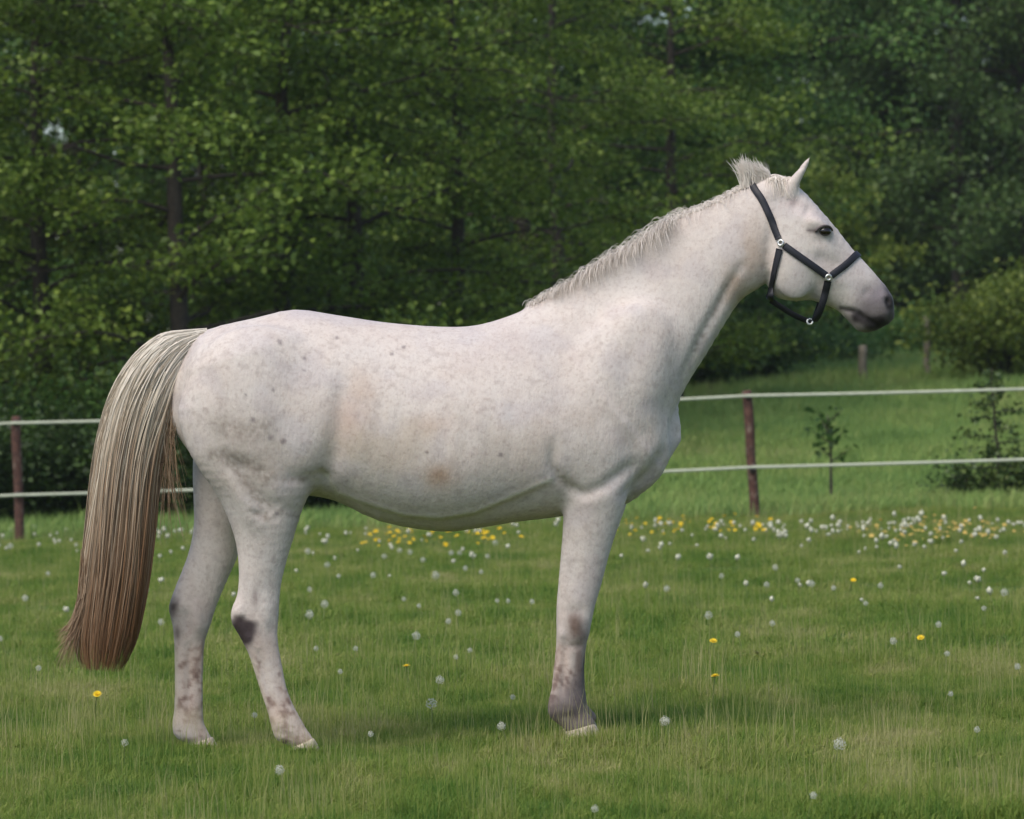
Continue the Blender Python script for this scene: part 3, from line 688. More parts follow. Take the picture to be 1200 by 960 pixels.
for t_ in np.linspace(0.02, 0.86, 26):
    A = tail_at(0.12, t_, 0); B = tail_at(0.88, t_, 0); cen = (A+B)/2; ax = (B-A)/2*0.94
    th = 0.6*(0.03+0.05*math.sin(min(1, t_*1.5)*math.pi/2))
    rings.append([tuple(cen + ax*math.cos(a_) + Vector((0, th*math.sin(a_), 0))) for a_ in np.arange(k)/k*2*np.pi]); tn.append(t_*0.95+0.12)
i, j = np.meshgrid(np.arange(25), np.arange(k), indexing='ij')
hr.mb.add([p_ for r_ in rings for p_ in r_], np.stack([i*k+j, i*k+(j+1) % k, (i+1)*k+(j+1) % k, (i+1)*k+j], -1).reshape(-1, 4), a=np.clip(np.repeat(tn, k), 0, 1))
obj('tail', hr.mb.mesh('tail'), M['tail_hair'], horse)

CREST = catmull([(622, 353), (640, 344), (662, 333), (693, 317), (720, 300), (750, 282), (778, 264), (800, 252), (827, 243), (850, 232), (866, 222), (880, 214)], 6)
hm = Hair()
def hug(p_, off):
    h_ = bvh.find_nearest(p_)
    if h_[0] is None: return p_
    d = (p_-h_[0]).dot(h_[1])
    return p_ if d > off else h_[0] + h_[1]*off
for n_s in range(12000):
    k_ = random.random()**0.9*(len(CREST)-1); i = min(int(k_), len(CREST)-2); c = CREST[i]*(1-(k_-i)) + CREST[i+1]*(k_-i)
    fr = k_/(len(CREST)-1)
    side = -1 if random.random() < (0.50 if 0.12 < fr < 0.62 else 0.22) else 1
    if side < 0 and fr > 0.6 and random.random() < 0.7: side = 1
    base = P(c[0], c[1]+5, random.uniform(-0.016, 0.016))
    ln = (0.010+0.13*random.random()**2.0)*(0.45+0.9*math.sin(math.pi*min(1, max(0.05, fr))))
    lift = random.uniform(0.001, 0.007)*(1.0 if fr < 0.75 else 1.15)
    back = random.gauss(-0.20, 0.28)
    pts = [base]; p_ = base.copy(); vel = Vector((back*0.6, side*0.6*random.random(), 0.5)).normalized()
    n_p = 8; st = (ln+lift)/n_p
    for q_ in range(n_p):
        vel = (vel + Vector((back*0.12, side*0.24, -0.34 if q_ > 0 else -0.15))).normalized()
        p_ = hug(p_ + vel*st, 0.001 + 0.0035*random.random()); pts.append(p_.copy())
    hm.strand(pts, random.uniform(0.0004, 0.0008), np.clip(random.gauss(0.25, 0.25), 0, 1)*np.ones(len(pts)))
obj('mane', hm.mb.mesh('mane'), M['mane_hair'], horse)
hf_ = Hair()
for n_s in range(900):                                   # tuft behind the ears, blown back
    t_ = random.random(); a = (868+36*t_, 222-12*t_); y = random.uniform(-0.03, 0.03)
    tip_u = 868+25*t_ + random.gauss(0, 3); tip_v = 190 + 9*t_ + random.gauss(0, 4)
    if random.random() < 0.25: tip_u -= random.uniform(4, 14); tip_v += random.uniform(-3, 3)
    mid = (a[0]*0.45+tip_u*0.55+2, a[1]*0.4+tip_v*0.6-1)
    cv = catmull([a, mid, (tip_u, tip_v)], 4)
    hf_.strand([P(p_[0], p_[1], y*(1+0.4*i_/len(cv))) for i_, p_ in enumerate(cv)], 0.0011, np.clip(random.gauss(0.3, 0.25), 0, 1)*np.ones(len(cv)))
for n_s in range(220):                                   # hair between and below the ears
    y = random.uniform(-0.05, 0.05); a = (random.uniform(900, 922), 212 + random.random()*3)
    b_ = (a[0]+random.uniform(0, 14), a[1]+random.uniform(8, 22)); pts = []
    for q_ in np.linspace(0, 1, 6):
        p_ = P(a[0]*(1-q_)+b_[0]*q_, a[1]*(1-q_)+b_[1]*q_ - 10*math.sin(q_*3.1), y*(1+0.6*q_)); pts.append(hug(p_, 0.003))
    hf_.strand(pts, 0.0016, np.clip(random.gauss(0.45, 0.25), 0, 1)*np.ones(6))
obj('forelock', hf_.mb.mesh('forelock'), M['mane_hair'], horse)

# ------------------------------------------------------------------ halter
halter = empty('halter', P(940, 300, 0), 'dark webbing halter with pale rings, worn on the head of the white horse', 'halter')
hl = halter.location.copy()
def strap(name, pts, nrm, w=0.0262, th=0.0024, sub=5, parent=halter):
    pts = catmull([tuple(p_) for p_ in pts], sub); nr_ = catmull([tuple(p_) for p_ in nrm], sub)
    tan = np.gradient(pts, axis=0); tan /= np.linalg.norm(tan, axis=1)[:, None]
    nr_ = nr_ - (nr_*tan).sum(1)[:, None]*tan; nr_ /= np.linalg.norm(nr_, axis=1)[:, None]+1e-9
    e = np.cross(tan, nr_); h_ = w/2
    sec = [(-1, 0.2), (-0.9, 1), (0.9, 1), (1, 0.2), (0.9, -0.6), (-0.9, -0.6)]
    Vs = np.stack([pts + e*h_*a_ + nr_*th*b_ for a_, b_ in sec], 1).reshape(-1, 3) - np.array(hl)
    n = len(pts); i, j = np.meshgrid(np.arange(n-1), np.arange(6), indexing='ij'); mb = MB()
    q_ = np.stack([i*6+j, i*6+(j+1) % 6, (i+1)*6+(j+1) % 6, (i+1)*6+j], -1).reshape(-1, 4)
    q2 = [(0, 1, 2, 3), (3, 4, 5, 0)]; q2 += [tuple((n-1)*6 + c for c in f[::-1]) for f in ((0, 1, 2, 3), (3, 4, 5, 0))]
    mb.add(Vs, np.concatenate([q_, q2])); return obj(name, mb.mesh(name, smooth=False), M['webbing'], parent)
def side_pts(path, off=0.005, s=1):
    ps, ns = [], []
    for (a, b_) in path:
        p_, n_ = on_side(a, b_, off); ps.append(Vector((p_.x, p_.y*s, p_.z))); ns.append(Vector((n_.x, n_.y*s, n_.z)))
    return ps, ns
def dense(path, n):
    path = np.array(path, float); d = np.r_[0, np.cumsum(np.hypot(*np.diff(path, axis=0).T))]
    return [(np.interp(x_, d, path[:, 0]), np.interp(x_, d, path[:, 1])) for x_ in np.linspace(0, d[-1], n)]
path = dense([(913, 280), (903, 256), (893, 234), (886, 224)], 7)
p1, n1_ = side_pts(path); p2, n2_ = side_pts(path, s=-1)
topc = P(878, 213, 0); topc.z += 0.006
strap('crown_strap', p1 + [topc] + p2[::-1], n1_ + [Vector((-0.4, 0, 1))] + n2_[::-1], sub=4)
for s in (1, -1):
    p_, n_ = side_pts(dense([(919, 288), (944, 306), (968, 323)], 7), s=s); strap('cheek_strap', p_, n_)
path = dense([(974, 323), (990, 311), (1002, 300)], 6)
p1, n1_ = side_pts(path); p2, n2_ = side_pts(path, s=-1)
c = bvh.ray_cast(P(1012, 292, 0), (P(990, 312, 0)-P(1012, 292, 0)).normalized())
strap('noseband', p1 + [c[0]+c[1]*0.006] + p2[::-1], n1_ + [c[1]] + n2_[::-1], sub=4)
path = dense([(970, 329), (967, 343)], 3); low_p = [((964, 355), -0.055), ((959, 368), -0.035)]
p1, n1_ = side_pts(path)
for (a, b_), y in low_p: p1.append(P(a, b_, y)); n1_.append(Vector((-0.1, -1, -0.5)))
mr = lambda L: [Vector((q_.x, -q_.y, q_.z)) for q_ in L]
strap('chin_strap', p1 + [P(954, 377, 0)] + mr(p1)[::-1], n1_ + [Vector((0, 0, -1))] + mr(n1_)[::-1], sub=4)
path = dense([(914, 292), (909, 315), (905, 336)], 5)
p1, n1_ = side_pts(path); p1.append(P(903, 347, -0.045)); n1_.append(Vector((-0.5, -1, -0.5)))
strap('throat_strap', p1 + [P(903, 352, 0)] + mr(p1)[::-1], n1_ + [Vector((-0.5, 0, -1))] + mr(n1_)[::-1], sub=4)
strap('jaw_strap', [P(903, 352, -0.004), P(917, 361, -0.006), P(932, 370, -0.006), P(950, 377.5, -0.004)], [Vector((-0.3, -0.75, -0.6))]*4)
def ring(c, n_, r, tr):
    n_ = Vector(n_).normalized(); e1 = n_.orthogonal().normalized(); e2 = n_.cross(e1); mb = MB()
    pts = [tuple(c - hl + (e1*math.cos(a_)+e2*math.sin(a_))*r) for a_ in np.linspace(0, 2*np.pi, 19)]
    mb.tube(pts, tr, 8, cap=False); obj('ring', mb.mesh('ring'), M['ring_metal'], halter)
for s in (1, -1):
    for (a, b_) in ((915.5, 285), (970.5, 325)):
        p_, n_ = on_side(a, b_, 0.006); p_ = Vector((p_.x, p_.y*s, p_.z)); n_ = Vector((n_.x, n_.y*s, n_.z))
        ring(p_, n_, 0.0095, 0.0046)
ring(P(949, 377, -0.012), (0.1, -1, 0.2), 0.010, 0.0038)

# ------------------------------------------------------------------ trees
def leaves(centers, spread, size, up=0.5, per=1, tone=(0.5, 0.22), droop=0.25, clump_tone=0.14):
    n = len(centers)*per; c = np.repeat(np.asarray(centers), per, 0) + rng.normal(0, 1, (n, 3))*np.asarray(spread)
    nrm = rng.normal(0, 1, (n, 3)); nrm[:, 2] = np.abs(nrm[:, 2]) + up; nrm /= np.linalg.norm(nrm, axis=1)[:, None]
    d = rng.normal(0, 1, (n, 3)); d[:, 2] -= droop; d -= (d*nrm).sum(1)[:, None]*nrm; d /= np.linalg.norm(d, axis=1)[:, None]+1e-9
    e = np.cross(nrm, d); s = (size*rng.uniform(0.6, 1.35, n))[:, None]
    V_ = np.stack([c, c+d*s*0.55+e*s*0.36+nrm*s*0.07, c+d*s-nrm*s*0.1, c+d*s*0.5-e*s*0.36+nrm*s*0.07], 1).reshape(-1, 3)
    q_ = np.arange(n*4).reshape(-1, 4)
    ct = np.repeat(rng.normal(0, clump_tone, len(centers)), per)
    a = np.repeat(np.clip(rng.normal(tone[0], tone[1], n) + ct, 0, 1), 4)
    return V_, q_, a
def grow(h, rad, base, nbr, tr=0.12, lean=0.0, prof=None, rise=0.35):
    """trunk tube, limb tubes and the points where sprays of leaves sit"""
    mb = MB(); sp = []
    zz = np.linspace(0, h, 12); wob = np.cumsum(rng.normal(0, 0.05, (12, 2)), 0)*np.linspace(0, 1, 12)[:, None]
    tp = np.stack([wob[:, 0]+lean*zz, wob[:, 1], zz], -1)
    mb.tube(tp, np.linspace(tr, 0.015, 12)*np.r_[1.35, np.ones(11)], 9)
    for b_ in range(nbr):
        hz = base + (h-base)*((b_+rng.random())/nbr); f = (hz-base)/(h-base)
        ln = rad*(prof(f) if prof else (0.55+0.6*math.sin(math.pi*min(1, f*0.85+0.12))))*rng.uniform(0.7, 1.15)
        az = b_*2.4+rng.normal(0, 0.5); p0 = np.array([np.interp(hz, zz, tp[:, 0]), np.interp(hz, zz, tp[:, 1]), hz])
        dr = np.array([math.cos(az), math.sin(az), rise*rng.uniform(0.2, 1.3)]); s = np.linspace(0, 1, 6)[:, None]
        pts = p0 + dr*ln*s + np.array([0, 0, -0.22*ln])*s**2 + rng.normal(0, 0.05*ln, (6, 3))*s
        mb.tube(pts, np.linspace(max(0.012, tr*0.3*(1-0.6*f)), 0.005, 6), 5, cap=False)
        for k_ in range(5):
            t_ = rng.uniform(0.25, 1.0); q0 = pts[0]*(1-t_)+pts[-1]*t_ if False else np.array([np.interp(t_, s[:, 0], pts[:, c]) for c in range(3)])
            d2 = np.array([math.cos(az+rng.normal(0, 0.9)), math.sin(az+rng.normal(0, 0.9)), rng.normal(0.05, 0.3)])
            l2 = ln*rng.uniform(0.2, 0.5); s2 = np.linspace(0, 1, 4)[:, None]; p2_ = q0 + d2*l2*s2
            mb.tube(p2_, np.linspace(0.010, 0.003, 4), 3, cap=False)
            for m_ in range(4): sp.append(q0 + d2*l2*rng.uniform(0.15, 1.05))
        sp.append(pts[-1])
    return mb, np.array(sp)
def tree_kind(name, h, rad, base, nbr, n_leaf, size, spread, mat, tr=0.12, **kw):
    mb, sp = grow(h, rad, base, nbr, tr, **kw)
    per = max(1, n_leaf//len(sp)); cm = MB(); V_, q_, a = leaves(sp, spread, size, per=per); cm.add(V_, q_, a=a)
    tm = mb.mesh(name+'_trunk'); tm.materials.append(M['bark']); c_ = cm.mesh(name+'_crown', smooth=False); c_.materials.append(mat)
    return tm, c_
NEAR = [tree_kind('alder', rng.uniform(7.5, 9.5), 2.3, 0.5, 40, 26000, 0.085, (0.20, 0.20, 0.11), M['leaf_near'], tr=0.13) for _ in range(4)]
MID = [tree_kind('broadleaf', rng.uniform(11, 13), 3.0, 0.9, 46, 34000, 0.10, (0.30, 0.30, 0.18), M['leaf_mid'], tr=0.17) for _ in range(3)]
FAR = [tree_kind('forest', rng.uniform(15, 18), 3.4, 1.6, 52, 44000, 0.115, (0.36, 0.36, 0.24), M['leaf_far'], tr=0.2) for _ in range(3)]
def plant_tree(name, kind, u_, D, label, group=None, s=1.0):
    x = (u_-600)/F_PX*D; y = D-16
    o = empty(name, (x, y, float(terr(x, y))-0.05), label, 'tree', group)
    o.rotation_euler = (0, 0, rng.uniform(0, 6.28)); o.scale = (s, s, s)
    obj('trunk', kind[0], None, o); obj('crown', kind[1], None, o); return o
near_spots = [(-120, 51, 'leafy tree in shade at the left edge, nearest the left fence post'), (55, 50, 'leafy tree behind the left fence post, its twigs low over the fence'), (215, 49, "bright leafy tree right behind the horse's tail and croup"),
              (330, 52, "leafy tree behind the horse's croup, left of the dark trunk"), (425, 54, "leafy tree with a dark visible trunk behind the horse's back"), (540, 56, "leafy tree behind the horse's back, before its withers"), (660, 61, "leafy tree behind the horse's mane"), (790, 66, "bright leafy tree just left of the horse's poll")]
for i_, (u_, D, lb) in enumerate(near_spots): plant_tree('alder_tree', NEAR[i_ % 4], u_, D, lb, 'leafy trees behind the fence', rng.uniform(0.92, 1.12))
for i_, u_ in enumerate((-60, 110, 260, 400, 520, 640, 760, 860)):
    plant_tree('broadleaf_tree', MID[i_ % 3], u_+rng.uniform(-20, 20), rng.uniform(70, 78), 'green broadleaf tree of the second row, ' + ('at the left picture edge', "above the horse's tail", "above the horse's croup", "above the horse's loins", "above the horse's back", "above the horse's withers", "above the horse's neck", "right behind the horse's poll and ears")[i_], 'broadleaf trees of the second row', rng.uniform(0.9, 1.1))
for i_, (u_, lb) in enumerate(((900, "dark tree behind the horse's ears and forehead"), (975, "dark tall tree over the horse's nose"), (1050, 'dark tall tree above the pale stake, right of the muzzle'), (1130, 'dark tall tree above the yellow-green bush'), (1210, 'dark tall tree cut by the right edge of the picture'))):
    plant_tree('forest_tree', FAR[i_ % 3], u_, rng.uniform(97, 104), lb, 'dark trees along the right woodland edge', rng.uniform(0.9, 1.1))
for i_, u_ in enumerate(np.linspace(-120, 1320, 15)):
    plant_tree('forest_tree', FAR[i_ % 3], u_+rng.uniform(-25, 25), rng.uniform(112, 128), 'tall dark tree deep in the woodland, ' + ('beyond the left picture edge', 'at the left picture edge', 'above the left fence post', "above the horse's tail", "above the tail's root", "above the horse's croup", "above the horse's loins", "above the middle of the horse's back", "above the horse's withers", "above the middle of the horse's neck", 'above the upper neck and mane tuft', "above the horse's forehead", "above the horse's nose", 'above the young conifer at the right', 'at the right picture edge')[i_], 'dark trees deep in the woodland', rng.uniform(0.95, 1.2))
for sgn, nm in ((-1, 'left'), (1, 'right')):            # the wood goes on past both picture edges
    e = -160 if sgn < 0 else 1330
    for k_ in range(5):
        if sgn < 0 or k_ > 0: plant_tree('alder_tree', NEAR[k_ % 4], e+sgn*(60+k_*130), rng.uniform(50, 60) if sgn < 0 else rng.uniform(96, 104), 'leafy tree of the wood beyond the %s picture edge' % nm, 'trees beyond the %s picture edge' % nm, 1.0 if sgn < 0 else 1.5)
        plant_tree('broadleaf_tree', MID[k_ % 3], e+sgn*k_*120, rng.uniform(72, 80) if sgn < 0 else rng.uniform(98, 106), 'broadleaf tree of the wood beyond the %s picture edge' % nm, 'trees beyond the %s picture edge' % nm, 1.0 if sgn < 0 else 1.3)
    for k_ in range(6): plant_tree('forest_tree', FAR[k_ % 3], e+sgn*(60+k_*105), rng.uniform(112, 128), 'tall forest tree beyond the %s picture edge' % nm, 'trees beyond the %s picture edge' % nm, 1.1)
# far wood, one mass
cx_ = []
for _ in range(4700):
    D = rng.uniform(135, 165); x = rng.uniform(-60, 60); cx_.append((x, D-16, 1.6 + rng.uniform(0, 1)**1.35*17*(0.75+0.35*math.sin(x*0.7)*math.sin(x*0.31+1))))
wm = MB(); V_, q_, a = leaves(cx_, (0.9, 0.9, 0.6), 0.42, per=16, tone=(0.35, 0.25)); wm.add(V_, q_, a=a)
tag(obj('far_wood', wm.mesh('far_wood', smooth=False), M['leaf_far']), 'far dark woodland closing the view behind all the trees', 'woodland', kind='stuff')

# hedge, bushes, saplings
def bush(name, u_, D, w, h, n, size, mat, label, group=None, twigs=14, spread=0.12, cat='bush', tone=(0.5, 0.22)):
    x = (u_-600)/F_PX*D; y = D-16; z = float(terr(x, y))
    o = empty(name, (x, y, z), label, cat, group); mb = MB(); sp = []
    for k_ in range(twigs):
        az = k_*2.4+rng.normal(0, 0.3); rr = math.sqrt((k_+0.5)/twigs); top = h*(1-0.45*rr*rr)*rng.uniform(0.75, 1.08); s = np.linspace(0, 1, 6)[:, None]
        end = np.array([math.cos(az)*rr*w/2, math.sin(az)*rr*w/2, top]); pts = s*end*np.array([1, 1, 1]) + np.array([0, 0, 0.12*h])*np.sin(s*3.14) + rng.normal(0, 0.03*h, (6, 3))*s
        mb.tube(pts, np.linspace(0.018, 0.004, 6), 5, cap=False)
        for _ in range(14):
            t_ = rng.uniform(0.12, 1.05); sp.append(np.array([np.interp(t_, s[:, 0], pts[:, c]) for c in range(3)]) + rng.normal(0, 0.10*w, 3)*np.array([1, 1, 0.5]))
    sp = np.array(sp); sp[:, 2] = np.maximum(sp[:, 2], 0.05)
    obj('twigs', mb.mesh('twigs'), M['bark'], o)
    cm = MB(); V_, q_, a = leaves(sp, spread, size, per=max(1, n//len(sp)), tone=tone); cm.add(V_, q_, a=a); obj('foliage', cm.mesh('foliage', smooth=False), mat, o)
    return o
for i_, (u_, D, w, h, lb) in enumerate([(-40, 45.5, 1.5, 1.15, 'dark hedge bush at the left edge, left of the left fence post'), (60, 46, 1.4, 1.1, "dark hedge bush between the left fence post and the horse's tail"), (165, 45.5, 1.3, 1.05, "dark hedge bush half behind the horse's tail"), (270, 46, 1.4, 1.0, "dark hedge bush behind the horse's hind legs"), (375, 45.6, 1.3, 0.85, "dark green bush under the horse's flank"), (475, 46.2, 1.2, 0.75, "low dark bush hidden behind the horse's belly")]):
    bush('hedge_bush', u_, D, w, h, 7000, 0.07, M['leaf_hedge'], lb, 'dark hedge bushes behind the left fence', 16)
for i_, (u_, D, w, h, lb) in enumerate([(20, 47.2, 1.5, 1.55, 'light green undergrowth above the fence beside the left post'), (105, 47.4, 1.3, 1.5, "light green undergrowth beside the outer curve of the tail")]):
    bush('undergrowth', u_, D, w, h, 4500, 0.075, M['leaf_weed'], lb, 'light undergrowth beneath the left trees', 14)
bush('yellow_bush', 1182, 70, 2.9, 1.7, 9500, 0.09, M['leaf_bush'], 'yellow-green bush above the fence at the right edge', 'bush', twigs=26, spread=0.17)
bush('yellow_bush', 1235, 72, 2.6, 2.0, 9000, 0.10, M['leaf_bush'], 'yellow-green bush cut by the right picture edge', 'bush', twigs=20)
bush('green_bush', 875, 74, 2.2, 1.0, 9000, 0.09, M['leaf_weed'], "low green bush between the horse's throat and muzzle", 'bush', twigs=18)
bush('green_bush', 815, 72, 1.8, 1.0, 7000, 0.09, M['leaf_weed'], "low green bush hugging the front of the horse's neck", 'bush', twigs=16)
bush('low_shrub', 1070, 84, 2.6, 0.75, 7000, 0.09, M['leaf_mid'], 'low dark shrub on the field edge below the pale stake', 'bush', twigs=16)
bush('low_shrub', 960, 80, 3.0, 0.6, 6000, 0.09, M['leaf_mid'], "low shrub on the field edge under the horse's chin", 'bush', twigs=16)
bush('leafy_bush', 985, 88, 2.6, 3.9, 11000, 0.12, M['leaf_bush'], "tall yellow-green bush behind the horse's nose", 'bush', twigs=20)

def sapling(u_, D, h, label, kind):
    x = (u_-600)/F_PX*D; y = D-16; o = empty('sapling', (x, y, float(terr(x, y))), label, 'sapling'); mb = MB(); sp = []
    zz = np.linspace(0, h, 8); tp = np.stack([np.cumsum(rng.normal(0, 0.010, 8)), np.zeros(8), zz], -1)
    mb.tube(tp, np.linspace(0.022 if kind else 0.02, 0.006, 8), 7)
    nb = 20 if kind else 9
    for k_ in range(nb):
        f = (0.08 if kind else 0.5) + (0.92 if kind else 0.48)*k_/nb; hz = f*h
        ln = ((0.42*(1-f)**0.8+0.08)*rng.uniform(0.6, 1.2) if kind else rng.uniform(0.14, 0.28)); az = k_*2.4
        d = np.array([math.cos(az), math.sin(az)*0.8, 0.15 if kind else 0.6]); s = np.linspace(0, 1, 5)[:, None]
        p0 = np.array([np.interp(hz, zz, tp[:, 0]), 0, hz]); pts = p0 + d*ln*s + np.array([0, 0, -0.10 if kind else 0.05])*ln*s**2
        mb.tube(pts, np.linspace(0.008, 0.003, 5), 4, cap=False)
        for t_ in np.linspace(0.2, 1, 9 if kind else 4): sp.append(p0 + d*ln*t_)
    obj('stem', mb.mesh('stem'), M['bark'], o); cm = MB()
    if kind: V_, q_, a = leaves(np.array(sp), (0.035, 0.035, 0.03), 0.055, per=4, up=0.2)
    else: V_, q_, a = leaves(np.array(sp), (0.03, 0.03, 0.03), 0.075, per=3)
    cm.add(V_, q_, a=a); obj('foliage', cm.mesh('foliage', smooth=False), M['leaf_spruce'] if kind else M['leaf_weed'], o)
sapling(972, 44.0, 0.95, 'thin young broadleaf sapling behind the fence, right of the right post', 0)
sapling(1166, 43.5, 1.35, 'dark young conifer behind the fence near the right edge', 1)
bush('low_bush', 1185, 43.6, 0.8, 0.5, 2600, 0.05, M['leaf_spruce'], 'low dark green bush at the foot of the young conifer', 'bush', twigs=14)
bush('low_bush', 1125, 43.8, 0.5, 0.35, 900, 0.05, M['leaf_hedge'], 'small low bush left of the young conifer', 'bush', twigs=9)

def stake(u_, D, h, r, label):
    x = (u_-600)/F_PX*D; y = D-16; o = bpy.data.objects.new('wooden_stake', None)
    mb = MB(); zz = np.linspace(-0.1, h, 7); mb.tube(np.stack([rng.normal(0, 0.006, 7)+0.01*zz, rng.normal(0, 0.006, 7), zz], -1), r*np.array([1.08, 1, 1.03, .97, 1, .98, 0.86]), 9)
    o = obj('wooden_stake', mb.mesh('wooden_stake'), M['pale_wood']); o.location = (x, y, float(terr(x, y))); tag(o, label, 'stake', 'pale wooden stakes at the field edge')
stake(1013, 72, 0.62, 0.075, "short pale wooden stump under the horse's muzzle")
stake(1088, 72.5, 1.05, 0.055, "thin tall pale stake right of the horse's muzzle")

for i_, (u_, lb) in enumerate([(640, "dark understory bush deep in the wood behind the horse's neck"), (790, "dark understory bush deep in the wood under the horse's throat"), (905, "dark understory bush deep in the wood behind the halter"), (1010, "dark understory bush deep in the wood behind the horse's nose"), (1100, 'dark understory bush deep in the wood behind the tall pale stake'), (1190, 'dark understory bush deep in the wood behind the yellow-green bush')]):
    bush('understory_bush', u_, 106+2*(i_ % 2), 5.0, 3.2, 12000, 0.14, M['leaf_mid'], lb, 'dark understory bushes deep in the wood', 24)

# ------------------------------------------------------------------ fence
fence = empty('fence', (0, 25.5, 0), 'two-strand white tape fence on rusty brown posts across the meadow', 'fence')
def fpt(u_, D): return np.array([(u_-600)/F_PX*D, D-16])
DL, DR = 42.5, 41.3
a0 = ground(23, 625); pL = np.array([P(23, 622, DL-16).x, DL-16]); pR = np.array([P(883, 604, DR-16).x, DR-16])
step = pR-pL; posts = [pL-step, pL, pR, pR+step]
for i_, q_ in enumerate(posts):
    lean = (-0.035 if i_ == 1 else -0.06 if i_ == 2 else 0.0)*1.0
    lean += 0.035
    mb = MB(); k = 12; zz = np.array([-0.15, 0.0, 0.2, 0.4, 0.6, 0.8, 1.0, 1.19, 1.215]); z0 = float(terr(*q_))
    mb.tube(np.stack([lean*(zz-0.5)+rng.normal(0, 0.003, 9), rng.normal(0, 0.003, 9), zz], -1), 0.047*np.array([1.05, 1.04, 1, 1, .98, 1, 1.02, 1.0, 0.82]), k)
    o = obj('post', mb.mesh('post'), M['rust'], fence); o.location = (q_[0], q_[1]-25.5, z0)
    for hz in (0.46, 1.155):
        mb = MB(); mb.tube([(lean*(hz-0.5), -0.040, hz), (lean*(hz-0.5), -0.055, hz), (lean*(hz-0.5), -0.07, hz)], [0.026, 0.03, 0.022], 10); obj('insulator', mb.mesh('insulator'), M['insulator'], o)
ZT = {0: (0.455, 0.490), 1: (1.155, 1.165)}
for si, (zl, zr) in ZT.items():
    pts = []
    for i_ in range(3):
        for t_ in np.linspace(0, 1, 24, endpoint=(i_ == 2)):
            q_ = posts[i_]*(1-t_)+posts[i_+1]*t_; f = (i_-1+t_); z = zl*(1-f)+zr*f; z += float(terr(*(posts[i_])))*(1-t_)+float(terr(*posts[i_+1]))*t_
            pts.append((q_[0], q_[1]-0.085-25.5, z - 0.03*4*t_*(1-t_)*(1 if si else 0.7)))
    pts = np.array(pts); w = 0.0145; th = 0.002; n = len(pts); Vs = []
    for p_ in pts: Vs += [p_+(0, -th, -w), p_+(0, -th, w), p_+(0, th, w), p_+(0, th, -w)]
    i, j = np.meshgrid(np.arange(n-1), np.arange(4), indexing='ij'); mb = MB()
    mb.add(Vs, np.stack([i*4+j, i*4+(j+1) % 4, (i+1)*4+(j+1) % 4, (i+1)*4+j], -1).reshape(-1, 4)); obj('tape', mb.mesh('tape', smooth=False), M['tape'], fence)

# ------------------------------------------------------------------ dandelions
def puff(r, n, z):
    """seed head: a soft ball of thin filaments with little umbrella tips"""
    mb = MB(); mb.add(*_ico(r*0.15, z)); g = (1+5**0.5)/2
    for i_ in range(n):
        zz = 1-2*(i_+0.5)/n; a_ = 2*math.pi*i_/g; d = np.array([math.sqrt(1-zz*zz)*math.cos(a_), math.sqrt(1-zz*zz)*math.sin(a_), zz]); d += rng.normal(0, 0.06, 3); d /= np.linalg.norm(d)
        e = np.cross(d, [0.3, 0.5, 0.8]); e /= np.linalg.norm(e); f = np.cross(d, e); rr = r*rng.uniform(0.7, 1.08); c = np.array([0, 0, z])
        mb.add([c+e*r*0.02, c-e*r*0.02, c+d*rr], t=[(0, 1, 2)])
        tip = [c+d*rr*0.98]+[c+d*rr*1.02+(e*math.cos(b_)+f*math.sin(b_))*r*0.20 for b_ in np.arange(5)/5*6.283]
        mb.add(tip, t=[(0, k_+1, (k_+1) % 5+1) for k_ in range(5)])
    return mb
def _ico(r, z):
    t = (1+5**0.5)/2; v_ = np.array([(-1, t, 0), (1, t, 0), (-1, -t, 0), (1, -t, 0), (0, -1, t), (0, 1, t), (0, -1, -t), (0, 1, -t), (t, 0, -1), (t, 0, 1), (-t, 0, -1), (-t, 0, 1)])
    v_ = v_/np.linalg.norm(v_[0])*r + np.array([0, 0, z])
    f = [(0, 11, 5), (0, 5, 1), (0, 1, 7), (0, 7, 10), (0, 10, 11), (1, 5, 9), (5, 11, 4), (11, 10, 2), (10, 7, 6), (7, 1, 8), (3, 9, 4), (3, 4, 2), (3, 2, 6), (3, 6, 8), (3, 8, 9), (4, 9, 5), (2, 4, 11), (6, 2, 10), (8, 6, 7), (9, 8, 1)]
    return v_, None, f
def stem_mb(h, bend=0.02, r=0.0022):
    mb = MB(); s = np.linspace(0, 1, 5); mb.tube(np.stack([bend*(s**2-1), 0*s, h*s], -1), r, 5); return mb
def yellow(z, r):
    mb = MB()
    for lay, (n, rr, up) in enumerate(((16, r, 0.15), (12, r*0.7, 0.5), (7, r*0.4, 0.9))):
        for i_ in range(n):
            a_ = (i_+0.3*lay)/n*6.283; d = np.array([math.cos(a_), math.sin(a_), up]); e = np.array([-math.sin(a_), math.cos(a_), 0]); c = np.array([0, 0, z])
            mb.add([c, c+d*rr*0.7+e*rr*0.16, c+d*rr, c+d*rr*0.7-e*rr*0.16], q=[(0, 1, 2, 3)])
    return mb
CH = 0.13
clock_m = [puff(0.0205, 64, CH).mesh('seed_head', False) for _ in range(2)]; stem_m = stem_mb(CH).mesh('stem')
ragged_m = puff(0.019, 45, CH).mesh('seed_head', False)
flower_m = yellow(CH*0.7, 0.02).mesh('petals', False); fstem_m = stem_mb(CH*0.7).mesh('stem')
for m_ in clock_m+[ragged_m]: m_.materials.append(M['clock'])
stem_m.materials.append(M['stem']); fstem_m.materials.append(M['stem']); flower_m.materials.append(M['petal'])
flower_o = flower_m.copy(); flower_o.materials.clear(); flower_o.materials.append(M['petal_orange'])
small_clock = MB()
